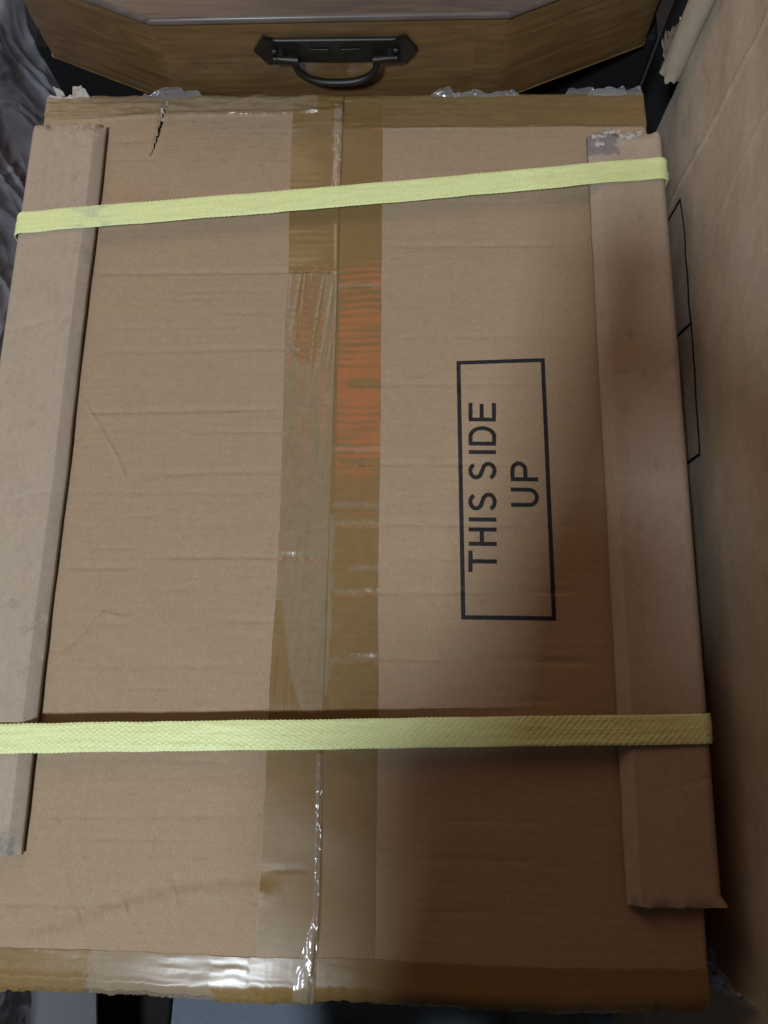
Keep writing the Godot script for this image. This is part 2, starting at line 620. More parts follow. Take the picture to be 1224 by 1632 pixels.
func strip(k0: int, k1: int, xa: Callable, xb: Callable, nu: int, lift: float, color: Callable, rough = null) -> Buf:
	# a piece of tape that lies on the box top between two edges, row by row
	var b := Buf.new()
	var p := PackedVector3Array()
	var uv := PackedVector2Array()
	var col := PackedColorArray()
	for i in nu + 1:
		var f := float(i) / nu
		for k in range(k0, k1 + 1):
			var z := PZ[k]
			var x: float = lerpf(xa.call(z), xb.call(z), f)
			var off := lift
			if rough != null:
				off += rough.call(x, z, PD[k])
			p.append(on_top(x, k, off))
			uv.append(Vector2(x, z + PD[k]))
			col.append(color.call(x, z, PD[k]))
	b.grid(nu + 1, k1 - k0 + 1, p, uv, col, true)
	return b


func torn_strip(b: Buf) -> Buf:
	tear(b)
	return b


func along(z: float, pts: Array) -> float:
	for i in pts.size() - 1:
		if z <= pts[i + 1].y:
			return lerpf(pts[i].x, pts[i + 1].x, clampf((z - pts[i].y) / (pts[i + 1].y - pts[i].y), 0.0, 1.0))
	return pts[-1].x


func band(d: float, w: float) -> float:
	return clampf(1.0 - absf(d) / w, 0.0, 1.0)


func tape_color(x: float, z: float, _d: float) -> Color:
	# brown tape; where it has not stuck it looks pale and milky
	var brown := Color(0.335, 0.205, 0.072, 0.64)
	var milky := Color(0.40, 0.30, 0.172, 0.45)
	var g := patchy(x, z)
	var pale := 0.0
	var right := x > SEAM
	var wob := n2.get_noise_2d(x * 700.0, z * 300.0) * 0.0022
	if right:
		for q in [-0.3905, -0.2225, -0.169, -0.1514, -0.1112, -0.0887, -0.0301]:
			pale = maxf(pale, 0.7 * clampf(1.6 * band(z + wob - q, 0.0036), 0.0, 1.0) * (1.0 if q != -0.1112 or x > -0.055 else 0.0))
		pale = maxf(pale, 0.8 * clampf(2.0 * band(x - SEAM - 0.0015 + wob, 0.0045), 0.0, 1.0) if z > -0.16 and z < 0.0 else 0.0)
	else:
		var ze := -0.405 + wob * 2.0
		if z > ze and z < -0.081 + wob:
			pale = 1.0
			if x > -0.112 + wob and x < -0.086 + wob and z < -0.31 + wob * 4.0:
				pale = 0.25
		elif z >= -0.081 + wob and z < 0.015:
			var edge := along(z, [v2(-0.1093, -0.0795), v2(-0.0981, -0.0143), v2(-0.088, 0.0119), v2(-0.08, 0.016)])
			pale = clampf((x - edge + wob) / 0.0025, 0.0, 1.0) * 0.9
			pale = maxf(pale, clampf(1.5 * band(x - edge, 0.005), 0.0, 1.0))
	pale = clampf(pale * (0.92 + 0.45 * g), 0.0, 1.0)
	var c := brown.lerp(milky, pale)
	if pale > 0.05 and not right and z < -0.02:
		c = c.lerp(Color(0.385, 0.30, 0.172, 0.5), 0.7 * pale * clampf((x + 0.10) / 0.014, 0.0, 1.0))
	var w := 1.0 + 0.10 * g
	return Color(c.r * w, c.g * w, c.b * w, c.a)


func build_carton() -> void:
	var o := thing("cardboard_box", "large brown cardboard box with taped top printed THIS SIDE UP, under two yellow green straps", "box", "", Vector3(-0.075, 0, -0.19))
	var wall := Buf.new()
	var zb := -0.612
	var zf := 0.2315
	wall.box(Transform3D(Basis(), Vector3(XL + 0.004, 0.24, (zb + zf) / 2)), Vector3(0.005, 0.478, zf - zb - 0.012), 0.002)
	wall.box(Transform3D(Basis(), Vector3(XR - 0.004, 0.24, (zb + zf) / 2)), Vector3(0.005, 0.478, zf - zb - 0.012), 0.002)
	wall.box(Transform3D(Basis(), Vector3((XL + XR) / 2, 0.24, zf - 0.003)), Vector3(XR - XL - 0.004, 0.47, 0.005), 0.002)
	wall.box(Transform3D(Basis(), Vector3((XL + XR) / 2, 0.24, zb + 0.003)), Vector3(XR - XL - 0.004, 0.47, 0.005), 0.002)
	wall.box(Transform3D(Basis(), Vector3((XL + XR) / 2, 0.005, (zb + zf) / 2)), Vector3(XR - XL - 0.02, 0.006, zf - zb - 0.02), 0.002)
	part("side_walls", wall, M.kraft, o)
	part("top_flap", flap(true), M.kraft, o, "left top flap, pressed in lines and torn at its back corner")
	var fr := part("top_flap", flap(false), M.kraft, o, "right top flap printed THIS SIDE UP in a black frame")

	# the middle tape and the two end tapes
	var last := PZ.size() - 1
	var tl := [v2(-0.1242, -0.62), v2(-0.1252, -0.5746), v2(-0.1241, -0.4783), v2(-0.1212, -0.401), v2(-0.1224, -0.3604), v2(-0.1182, -0.1714), v2(-0.118, -0.0849), v2(-0.1197, -0.03), v2(-0.1194, 0.0486), v2(-0.1195, 0.1471), v2(-0.1192, 0.24)]
	var tr := [v2(-0.0319, -0.62), v2(-0.0296, -0.4009), v2(-0.0278, -0.2324), v2(-0.0275, -0.0861), v2(-0.0254, -0.0048), v2(-0.0252, 0.0968), v2(-0.0245, 0.2095), v2(-0.0245, 0.24)]
	var crease := func(x: float, z: float, _d: float) -> float:
		var e := n2.get_noise_2d(x * 160.0, z * 140.0) * 0.00003
		# the film stands up in a thin rib along the seam
		var s := along(z, [v2(-0.0775, -0.6), v2(-0.0765, -0.5), v2(-0.0728, -0.3805), v2(-0.0718, -0.2321), v2(-0.0708, -0.1137), v2(-0.0684, -0.0579), v2(-0.0715, 0.0117), v2(-0.074, 0.0478), v2(-0.0715, 0.146), v2(-0.0717, 0.1834), v2(-0.0773, 0.236)])
		var amp := 0.0007 + 0.0006 * smoothstep(0.0, 0.05, z) + 0.0015 * smoothstep(0.17, 0.21, z)
		# where it has come loose it is drawn into long thin wrinkles
		var loose := smoothstep(-0.42, -0.38, z) * (1.0 - smoothstep(0.0, 0.02, z)) * smoothstep(-0.121, -0.116, x) * (1.0 - smoothstep(-0.078, -0.074, x))
		return maxf(0.0, e) + amp * band(x - s, 0.0024) + loose * (pow(clampf(0.5 + 0.5 * ridged.get_noise_2d(x * 520.0 + z * 40.0, z * 30.0), 0.0, 1.0), 5.0) * 0.0011 + 0.0002)
	part("packing_tape", strip(2, row_at(0.034), func(z): return along(z, tl) + n2.get_noise_2d(z * 260.0, 3.0) * 0.0006, func(z): return along(z, tr) + n2.get_noise_2d(z * 260.0, 8.0) * 0.0004, 112, 0.0004, tape_color, crease), M.tape, o, "brown tape along the seam, milky and wrinkled where loose")
	part("packing_tape", strip(row_at(0.030), last, func(z): return along(z, tl) + n2.get_noise_2d(z * 260.0, 3.0) * 0.0006, func(z): return along(z, tr) + n2.get_noise_2d(z * 260.0, 8.0) * 0.0004, 112, 0.00055, tape_color, crease), M.dull_tape, o, "duller brown tape along the front part of the seam")

	var end_color := func(x: float, z: float, d: float) -> Color:
		var g := patchy(x, z + d)
		var c := Color(0.335, 0.205, 0.072, 0.62)
		if z > 0.0 and x > -0.255 + 0.01 * g and x < -0.155 + 0.012 * g:
			c = Color(0.42, 0.32, 0.215, 0.35)
		elif z < 0.0 and x < -0.1:
			c = Color(0.42, 0.30, 0.165, 0.55)
		var w := 1.0 + 0.12 * g
		return Color(c.r * w, c.g * w, c.b * w, c.a)
	var back_rough := func(x: float, z: float, d: float) -> float:
		var l := 1.0 if x < SEAM else 0.35
		return l * (maxf(0.0, ridged.get_noise_2d(x * 110.0, (z - d) * 260.0)) * 0.0018) + absf(n2.get_noise_2d(x * 300.0, z * 900.0)) * 0.0004
	part("packing_tape", torn_strip(strip(0, row_at(-0.5865), func(_z): return XL + 0.002, func(z): return SEAM + n2.get_noise_2d(z * 400.0, 4.0) * 0.002, 330, 0.0011, end_color, back_rough)), M.gloss, o, "glossy brown tape along the back edge, torn over the slit")
	part("packing_tape", strip(0, row_at(-0.5705), func(_z): return SEAM - 0.012, func(_z): return XR - 0.001, 210, 0.0008, end_color, back_rough), M.tape, o, "dull brown tape along the back edge")
	# the front tape: stuck smooth above, gathered into ropes below the rounded edge on the left
	var kf := row_at(0.2035)
	var front_rough := func(x: float, z: float, d: float) -> float:
		var gather := smoothstep(0.0012, 0.006, d) * (1.0 if x < SEAM else 0.4)
		var rope := maxf(0.0, ridged.get_noise_2d(x * 400.0 + d * 4200.0, d * 1500.0 - x * 120.0) + 0.05)
		var e := absf(n2.get_noise_2d(x * 60.0, (z + d) * 500.0)) * 0.00016
		# a fold line a little behind the edge
		e += 0.0010 * band(z + 0.0 * x - 0.2235 - 0.022 * (x + 0.3), 0.0035) * smoothstep(-0.12, -0.2, x)
		return e + gather * rope * 0.0024
	var fb := strip(kf, last, func(_z): return XL + 0.001, func(_z): return XR - 0.002, 520, 0.0010, end_color, front_rough)
	part("packing_tape", fb, M.gloss, o, "glossy brown tape wrapped over the front edge, crumpled at left")

	# loose clear film over the left half of the seam and at the front
	var white := func(_x: float, _z: float, _d: float) -> Color: return Color.WHITE
	var rib := func(x: float, z: float, _d: float) -> float:
		return 0.0012 + absf(n2.get_noise_2d(x * 400.0, z * 260.0)) * 0.0018
	part("clear_film", strip(row_at(0.048), last - 6, func(z): return along(z, [v2(-0.0765, 0.048), v2(-0.0745, 0.146), v2(-0.0735, 0.17), v2(-0.0875, 0.215), v2(-0.0905, 0.24)]), func(z): return along(z, [v2(-0.0715, 0.048), v2(-0.0705, 0.146), v2(-0.0705, 0.19), v2(-0.0725, 0.24)]), 12, 0.0006, white, rib), M.film, o)
	part("clear_film", strip(row_at(-0.60), row_at(-0.49), func(z): return -0.0815 + n2.get_noise_2d(z * 500.0, 1.0) * 0.002, func(z): return -0.0735 + n2.get_noise_2d(z * 500.0, 5.0) * 0.001, 10, 0.0006, white, rib), M.film, o)

	# printing
	var fb2 := Buf.new()
	stroke(fb2, [v2(0.0452, -0.3090), v2(0.1250, -0.3122), v2(0.1272, -0.0685), v2(0.0480, -0.0683)], 0.0038, true)
	part("printed_frame", fb2, M.ink, fr)
	var tb := Buf.new()
	lettering(tb)
	part("printed_lettering", tb, M.ink, fr)

	# torn film and paper along the back edge and in the slit
	for q in [[-0.290, -0.222, -0.6135, 0.004, 0.012, 1], [0.018, 0.112, -0.6135, 0.005, 0.010, 2]]:
		scrap(o, "torn_film", q[0], q[1], q[2], q[3], q[4], q[5], M.scrap)
	for q in [[0.158, 0.190, -0.616, 0.002, 0.008, 6], [0.186, 0.222, -0.612, 0.004, 0.012, 7], [0.180, 0.239, -0.612, 0.003, 0.011, 8]]:
		scrap(o, "torn_film", q[0], q[1], q[2], q[3], q[4], q[5], M.scrap)
	for q in [[-0.379, -0.370, -0.618, 0.012, 0.008, 9], [-0.360, -0.342, -0.613, 0.010, 0.008, 10], [-0.388, -0.355, -0.612, 0.003, 0.006, 11]]:
		scrap(o, "torn_paper", q[0], q[1], q[2], q[3], q[4], q[5], M.pulp)
	for k in 4:
		var z := -0.606 + 0.0065 * k
		var x := -0.2592 - 0.1 * (z + 0.612) - 0.001 + rng.randf() * 0.002
		scrap(o, "torn_paper", x - 0.0026, x + 0.0012, z, 0.0012, 0.0085, 30 + k, M.pulp)


func scrap(parent: Node3D, called: String, xa: float, xb: float, z: float, up: float, depth: float, sd: int, m: Material) -> void:
	# a crumpled shred that stands off the back edge, ragged at its free side
	var b := Buf.new()
	var p := PackedVector3Array()
	var uv := PackedVector2Array()
	var nu := clampi(int((xb - xa) / 0.0007), 6, 130)
	var nv := 12
	for i in nu + 1:
		var f := float(i) / nu
		var x := lerpf(xa, xb, f)
		var reach := clampf(0.75 + 0.8 * n2.get_noise_2d(x * 150.0, sd * 31.0) + 0.10 * n2.get_noise_2d(x * 900.0, sd * 11.0), 0.25, 1.2) * minf(1.0, minf(f, 1.0 - f) * 9.0 + 0.15)
		for j in nv + 1:
			var t := float(j) / nv * reach
			var cr := Vector3(n2.get_noise_3d(x * 300.0, t * 9.0, sd * 9.0), n2.get_noise_3d(x * 340.0, t * 10.0, sd * 9.0 + 50.0), n2.get_noise_3d(x * 320.0, t * 9.0, sd * 9.0 + 90.0)) * (0.0012 + 0.0035 * minf(up, 0.015) / 0.015) * (0.25 + t)
			p.append(Vector3(x, YT - 0.0005 + hs(x, z + 0.004) + up * sin(t * 1.5), z + 0.004 - depth * t) + cr)
			uv.append(Vector2(x, t * depth))
	b.grid(nu + 1, nv + 1, p, uv, PackedColorArray(), true)
	part(called, b, m, parent)


func stroke(b: Buf, pts: Array, w: float, closed := false) -> void:
	# a printed line of even width that follows the board
	var q := []
	var m := pts.size()
	for i in (m if closed else m - 1):
		var a: Vector2 = pts[i]
		var c: Vector2 = pts[(i + 1) % m]
		var steps := maxi(1, int(a.distance_to(c) / 0.0015))
		for s in steps:
			q.append(a.lerp(c, float(s) / steps))
	q.append(pts[0] if closed else pts[-1])
	var p := PackedVector3Array()
	var uv := PackedVector2Array()
	var col := PackedColorArray()
	var cnt: int = q.size()
	for i in cnt:
		var here: Vector2 = q[i]
		var before: Vector2 = q[i - 1] if i > 0 else (q[cnt - 2] if closed else here)
		var after: Vector2 = q[i + 1] if i < cnt - 1 else (q[1] if closed else here)
		var d1 := (here - before).normalized()
		var d2 := (after - here).normalized()
		if d1 == Vector2.ZERO: d1 = d2
		if d2 == Vector2.ZERO: d2 = d1
		var d := (d1 + d2).normalized()
		var nor := Vector2(-d.y, d.x) / maxf(0.5, d.dot(d1))
		for j in 5:
			var ww := w * (1.0 + 0.10 * n2.get_noise_2d(here.x * 2500.0, here.y * 2500.0 + (400.0 if j > 2 else 0.0)))
			var g := here + nor * ww * (j / 4.0 - 0.5)
			p.append(Vector3(g.x, YT + hs(g.x, g.y) + 0.00022, g.y))
			uv.append(g)
			# ink that took unevenly on the fluted board
			var bare := clampf((n3.get_noise_2d(g.x * 700.0, g.y * 900.0) + 0.5 * cos(g.y / 0.0076 * TAU) * 0.3 - 0.16) * 3.0, 0.0, 1.0)
			var k := 1.0 + 5.0 * bare + 1.2 * n2.get_noise_2d(g.x * 300.0, g.y * 300.0)
			col.append(Color(k * 1.1, k, k * 0.9))
	b.grid(cnt, 5, p, uv, col, b_up(p))


func b_up(p: PackedVector3Array) -> bool:
	return (p[5] - p[0]).cross(p[1] - p[0]).y < 0.0


func lettering(b: Buf) -> void:
	# a runs along the line, up the picture; e runs from the baseline to the cap height of 25 mm
	var w := 0.0038
	var put := func(z0: float, base: float, pts: Array) -> void:
		var q := []
		for g in pts:
			q.append(Vector2(base + 0.0004 - 0.0251 * g.y - 0.028 * ((z0 - g.x) + 0.19) * 0.35, z0 - g.x))
		stroke(b, q, w)
	var arc := func(cx: float, cy: float, rx: float, ry: float, a0: float, a1: float) -> Array:
		var q := []
		for k in 15:
			var a := deg_to_rad(lerpf(a0, a1, k / 14.0))
			q.append(v2(cx + rx * cos(a), cy + ry * sin(a)))
		return q
	var x := 0.0785
	put.call(-0.1086, x, [v2(0, 0.935), v2(0.0192, 0.935)])
	put.call(-0.1086, x, [v2(0.0096, 0), v2(0.0096, 0.90)])
	put.call(-0.1325, x, [v2(0.0016, 0), v2(0.0016, 1)])
	put.call(-0.1325, x, [v2(0.0148, 0), v2(0.0148, 1)])
	put.call(-0.1325, x, [v2(0.003, 0.53), v2(0.0135, 0.53)])
	put.call(-0.1550, x, [v2(0.0016, 0), v2(0.0016, 1)])
	for z0 in [-0.1645, -0.1938]:
		var top: Array = arc.call(0.0085, 0.735, 0.0062, 0.205, 20.0, 235.0)
		var low: Array = arc.call(0.0087, 0.275, 0.0068, 0.215, 60.0, -165.0)
		put.call(z0, x, top + low)
	put.call(-0.2186, x, [v2(0.0016, 0), v2(0.0016, 1)])
	put.call(-0.2268, x, [v2(0.0016, 0), v2(0.0016, 1)])
	put.call(-0.2268, x, [v2(0.003, 0.935), v2(0.0085, 0.935)] + arc.call(0.0085, 0.5, 0.0083, 0.435, 85.0, -85.0) + [v2(0.003, 0.065)])
	put.call(-0.2505, x, [v2(0.0016, 0), v2(0.0016, 1)])
	for e in [0.065, 0.52, 0.935]:
		put.call(-0.2505, x, [v2(0.003, e), v2(0.0182 if e != 0.52 else 0.0172, e)])
	x = 0.1168
	put.call(-0.1690, x, [v2(0.0016, 1), v2(0.0016, 0.42)] + arc.call(0.0088, 0.35, 0.0072, 0.285, 180.0, 360.0) + [v2(0.016, 0.42), v2(0.016, 1)])
	put.call(-0.1932, x, [v2(0.0016, 0), v2(0.0016, 1)])
	put.call(-0.1932, x, [v2(0.003, 0.935), v2(0.0100, 0.935)] + arc.call(0.0100, 0.70, 0.0068, 0.235, 85.0, -85.0) + [v2(0.003, 0.465)])


# ---------------------------------------------------------------- the corner boards
func corner_board(called: String, label: String, right: bool, za: float, zb: float) -> void:
	var s := -1.0 if right else 1.0
	var xo := 0.2505 if right else -0.3945          # the outer face
	var xi := 0.1755 if right else -0.3170          # the inner edge of the top leg
	var o := thing(called, label, "corner board", "cardboard corner boards under the straps", Vector3(xo, 0, (za + zb) / 2))
	var b := Buf.new()
	var prof := []                                   # (distance inwards from the outer face, height)
	for k in 10:
		prof.append(v2(0.0, 0.36 + 0.0145 * k))
	for k in 7:
		var a := PI / 2 * k / 6.0
		prof.append(v2(0.0085 - 0.0085 * cos(a), 0.504 + 0.0085 * sin(a)))
	var w := absf(xi - xo)
	var flat := w - 0.0085 - 0.0100
	for k in 24:
		prof.append(v2(0.0085 + flat * (k + 1) / 24.0, 0.5125 + 0.0012 * (k + 1) / 24.0))
	for q in [[0.0092, 0.0003], [0.0070, 0.0018], [0.0040, 0.0040], [0.0012, 0.0062], [0.0003, 0.0074], [0.0, 0.0098], [0.0022, 0.0106]]:
		prof.append(v2(w - q[0], 0.5137 - q[1]))
	for k in 6:
		prof.append(v2(lerpf(w - 0.008, 0.0065, k / 5.0), lerpf(0.5030, 0.5012, k / 5.0)))
	for k in 4:
		prof.append(v2(0.0045, lerpf(0.496, 0.36, k / 3.0)))
	prof.append(prof[0])
	var p := PackedVector3Array()
	var uv := PackedVector2Array()
	var col := PackedColorArray()
	var steps := int((zb - za) / 0.0022)
	var m := prof.size()
	var per := PackedFloat32Array()
	per.resize(m)
	for j in range(1, m):
		per[j] = per[j - 1] + prof[j].distance_to(prof[j - 1])
	for i in steps + 1:
		var f := float(i) / steps
		var z := lerpf(za, zb, f)
		var endness := minf(z - za, zb - z)
		var edge := n2.get_noise_2d(z * 40.0, 40.0 if right else 20.0) * 0.0010 + n2.get_noise_2d(z * 300.0, 60.0) * 0.00015
		var sag := n1.get_noise_2d(z * 60.0, 90.0 if right else 10.0) * 0.0010
		for j in m:
			var q: Vector2 = prof[j]
			var inw := q.x / w
			var x := xo + s * q.x + s * edge * inw
			var y := q.y + (sag * inw if q.y > 0.5 else 0.0)
			var zz := z
			if q.y > 0.509:
				# dents and a softened skin
				y += n2.get_noise_2d(x * 120.0, z * 80.0) * 0.00055 - maxf(0.0, n3.get_noise_2d(x * 60.0 + 7.0, z * 40.0) - 0.35) * 0.004
				for q2 in ([-0.47, -0.305, -0.21, 0.06] if right else [-0.50, -0.335, -0.16, 0.075]):
					y -= 0.0008 * band(z - q2 + 0.25 * (x - xo) + 0.002 * n2.get_noise_2d(x * 300.0, q2 * 900.0), 0.0035) * clampf(0.6 + n3.get_noise_2d(x * 90.0, q2 * 700.0) * 1.5, 0.0, 1.0)
				if not right:
					y += 0.0014 * band(z + 0.415 + 0.05 * (x + 0.36), 0.012) * inw
					if x > -0.337:
						y -= 0.0030 * band(z + 0.055 + (x + 0.33) * 0.7, 0.004) + 0.0022 * band(z + 0.02 + (x + 0.33) * 0.9, 0.003)
					if z < -0.54 and x > -0.355:
						y += 0.0016 * n2.get_noise_2d(x * 500.0, z * 500.0)
				else:
					x += 0.0012 * band(z + 0.255, 0.02) * inw
			# ends cut by hand, a little crushed
			if endness < 0.010:
				var e := 1.0 - endness / 0.010
				y -= e * e * (0.0020 + 0.0022 * n2.get_noise_2d(x * 420.0, 15.0 if right else 3.0)) * (1.0 if q.y > 0.508 else 0.0)
				zz += e * n2.get_noise_2d(x * 330.0, 71.0 if right else 33.0) * 0.0016
			if not right and i > steps - 6 and inw < 0.75:
				zz -= (0.75 - inw) * 0.006 * (i - steps + 6) / 6.0
			if right and i > steps - 4 and inw < 0.06:
				x += 0.0014 * (i - steps + 4)
			p.append(Vector3(x, y, zz))
			uv.append(Vector2(per[j] + (0.13 if right else 0.02), z))
			var g := n3.get_noise_2d(x * 150.0, z * 150.0)
			var wv := 1.0 + 0.06 * g + 0.04 * n2.get_noise_2d(x * 700.0, z * 200.0) + 0.07 * n2.get_noise_2d(x * 1500.0 + 31.0, z * 50.0)
			wv *= 1.0 - 0.7 * maxf(0.0, n3.get_noise_2d(x * 260.0 + 80.0, z * 190.0) - 0.40)
			var c := Color(wv, wv, wv)
			var wob := 0.002 * n2.get_noise_2d(x * 600.0, z * 600.0)
			if right:
				# the top paper is torn away at the back corner and the grey ply shows
				if x < 0.2035 + wob - 0.002 * sin(z * 300.0) and z < -0.5275 + wob * 3.0 and q.y > 0.503:
					c = Color(0.62, 0.66, 0.86) * (0.92 + 0.35 * n2.get_noise_2d(x * 1600.0, z * 1600.0))
			else:
				# grey rub at the front end, dark scuffs at the back corner
				var rub := clampf((z - 0.105 - 0.010 * g + 0.3 * minf(0.0, -0.328 - x)) / 0.014, 0.0, 1.0) * clampf(0.5 + 1.6 * g + 0.5, 0.0, 1.0) if x < -0.322 else 0.0
				c = c.lerp(Color(0.66, 0.76, 0.95) * (0.85 + 0.5 * n2.get_noise_2d(x * 1500.0, z * 1500.0)), rub * 0.75)
				var sc := maxf(0.0, n2.get_noise_2d(x * 900.0 - z * 500.0, z * 260.0) - 0.05) * clampf((-0.545 - z) / 0.02, 0.0, 1.0)
				c = c * (1.0 - sc * 1.3)
			c.a = 1.0
			col.append(c)
	b.grid(steps + 1, m, p, uv, col, right)
	for e in [0, steps]:
		# cut ends: the section between the outer and the inner line, strip by strip
		var half := PackedVector3Array()
		var uvh := PackedVector2Array()
		var ch := PackedColorArray()
		for j in range(0, 41):
			var a := p[e * m + j]
			var c2 := p[e * m + (m - 1 - int(j * 0.36))]
			if j > 16:
				c2 = p[e * m + clampi(m - 6 - int((j - 16) * 0.25), 41, m - 1)]
			half.append(a); half.append(c2)
			uvh.append(Vector2(a.x, a.y)); uvh.append(Vector2(c2.x, c2.y))
			ch.append(Color(0.8, 0.78, 0.75)); ch.append(Color(0.8, 0.78, 0.75))
		b.grid(41, 2, half, uvh, ch, (e == 0) != right)
	part("board", b, M.board, o)
	if right:
		for q in [[0.178, 0.192, -0.545, 1, 0.004], [0.182, 0.190, -0.536, 2, 0.0035], [0.205, 0.221, -0.545, 3, 0.0045], [0.214, 0.219, -0.549, 5, 0.004], [0.222, 0.228, -0.548, 6, 0.005], [0.190, 0.206, -0.5505, 7, 0.003]]:
			var cb := Buf.new()
			var cp := PackedVector3Array()
			var cu := PackedVector2Array()
			for i in 15:
				var x := lerpf(q[0], q[1], i / 14.0)
				for j in 8:
					var t := j / 7.0
					var cr: float = n2.get_noise_3d(x * 1200.0, t * 60.0, q[3] * 40.0)
					cp.append(Vector3(x + cr * 0.002, 0.5128 + 0.0035 * sin(t * 2.6) + 0.0012 * cr, q[2] - q[4] * t * (1.0 + 0.8 * n2.get_noise_2d(x * 900.0, q[3] * 17.0)) + 0.003 * cr))
					cu.append(Vector2(x, t * 0.01))
			cb.grid(15, 8, cp, cu, PackedColorArray(), true)
			part("torn_paper", cb, M.pulp, o)


# ---------------------------------------------------------------- the straps
func build_strap(label: String, za: float, zb: float, hang: float, sd: float) -> void:
	var xa := -0.3965
	var xb := 0.2525
	var y := 0.5147
	var o := thing("lashing_strap", label, "strap", "yellow green woven straps over the box", Vector3((xa + xb) / 2, 0, (za + zb) / 2))
	var path := []                                    # (x, y, tilt of the normal from straight up)
	var r := 0.0095
	for k in 20:
		path.append(Vector3(xa, lerpf(0.1, y - r - 0.05, k / 19.0), PI / 2))
	for k in 80:
		path.append(Vector3(xa, lerpf(y - r - 0.05, y - r, k / 80.0), PI / 2))
	for k in 24:
		var a := PI / 2 * (1.0 - k / 24.0)
		path.append(Vector3(xa + r - r * sin(a), y - r + r * cos(a), a))
	var n := int((xb - xa - 2 * r) / 0.00062)
	for k in n + 1:
		var f := float(k) / n
		var x := lerpf(xa + r, xb - r, f)
		var lift := 0.0016 * smoothstep(-0.385, -0.33, x) * (1.0 - smoothstep(0.19, 0.245, x)) - hang * 4.0 * f * (1.0 - f)
		path.append(Vector3(x, y + lift + n1.get_noise_2d(x * 160.0, sd * 50.0) * 0.0004, 0.0))
	for k in 24:
		var a := PI / 2 * (k + 1) / 24.0
		path.append(Vector3(xb - r + r * sin(a), y - r + r * cos(a), -a))
	for k in 80:
		path.append(Vector3(xb, lerpf(y - r, y - r - 0.05, k / 80.0), -PI / 2))
	for k in 20:
		path.append(Vector3(xb, lerpf(y - r - 0.05, 0.1, k / 19.0), -PI / 2))
	var across := 50
	var wid := 0.0242
	var p := PackedVector3Array()
	var uv := PackedVector2Array()
	var col := PackedColorArray()
	var s := 0.0
	for i in path.size():
		var q: Vector3 = path[i]
		if i:
			s += Vector2(q.x, q.y).distance_to(Vector2(path[i - 1].x, path[i - 1].y))
		var f := clampf((q.x - xa) / (xb - xa), 0.0, 1.0)
		var zc := lerpf(za, zb, f) + n1.get_noise_2d(q.x * 140.0, sd * 20.0) * 0.0006
		if absf(q.z) > 1.5:
			zc += (0.505 - q.y) * 0.04
		var nor := Vector3(-sin(q.z), cos(q.z), 0.0)
		# twist of the weave: diamonds at one end drift into slanting lines at the other
		var shift := lerpf(0.5, 0.31, smoothstep(0.15, 0.75, f)) if sd > 1.0 else lerpf(0.44, 0.36, f)
		for j in across + 1:
			var t := (float(j) / across - 0.5) * wid
			var yarn := (t / 0.00186) + 40.0
			var id := floorf(yarn)
			var fr := yarn - id
			var ph := s / (0.0056 if sd > 1.0 else 0.0052) + id * shift
			var hump := 0.5 + 0.5 * cos(TAU * ph)
			var crown := sqrt(maxf(0.0, 1.0 - pow(2.0 * fr - 1.0, 2.0)))
			var worn := clampf(0.75 + 0.7 * n3.get_noise_2d(s * 70.0, sd * 33.0 + t * 200.0), 0.25, 1.0)
			var h := 0.00052 * crown * (0.25 + 0.75 * hump) * worn
			var rim := absf(t) / (wid / 2)
			h -= 0.0006 * pow(rim, 12.0)
			var cup := n1.get_noise_2d(s * 130.0, t * 900.0 + sd * 70.0) * 0.0004
			var edge := 0.00025 * cos(TAU * s / 0.0037) * (1.0 if rim > 0.97 else 0.0)
			p.append(Vector3(q.x, q.y, zc + t + edge) + nor * (0.0006 + h + cup))
			uv.append(Vector2(s, t))
			var g := n3.get_noise_2d(s * 240.0, t * 700.0 + sd * 91.0)
			var soil := 0.0
			if sd < 1.0:
				soil = clampf(band(q.x + 0.315, 0.035) * (g + 0.12) * 1.4, 0.0, 0.5) * (1.0 if q.y > 0.505 else 0.0)
			soil = maxf(soil, maxf(0.0, g - 0.35) * 0.5)
			var w := (1.0 + 0.05 * g) * (1.0 - 0.45 * soil)
			col.append(Color(w * (1.0 - 0.05 * soil), w, w * (1.0 + 0.5 * soil)))
		# underside
		for j in 3:
			var t := (0.5 - j / 2.0) * wid * 0.985
			p.append(Vector3(q.x, q.y, zc + t) - nor * 0.0004)
			uv.append(Vector2(s, t))
			col.append(Color.WHITE)
		p.append(p[p.size() - across - 4])
		uv.append(Vector2(s, 0))
		col.append(Color.WHITE)
	var b := Buf.new()
	b.grid(path.size(), across + 5, p, uv, col, true)
	part("webbing", b, M.strap, o)
	# a few frayed threads at the right-hand bend
	for k in 5:
		var at := Vector3(xb - 0.003 + 0.002 * rng.randf(), y - 0.003 - 0.004 * rng.randf(), zb + 0.0115 - 0.022 * rng.randf())
		var pts := PackedVector3Array()
		var rad := PackedFloat32Array()
		var dir := Vector3(0.8, 0.2 + 0.5 * rng.randf(), rng.randf() - 0.4)
		for i in 6:
			pts.append(at + dir * 0.0010 * i + Vector3(0, -0.00015 * i * i, 0))
			rad.append(0.00012)
		var tb := Buf.new()
		tb.tube(pts, rad, 5)
		part("loose_thread", tb, M.strap, o)


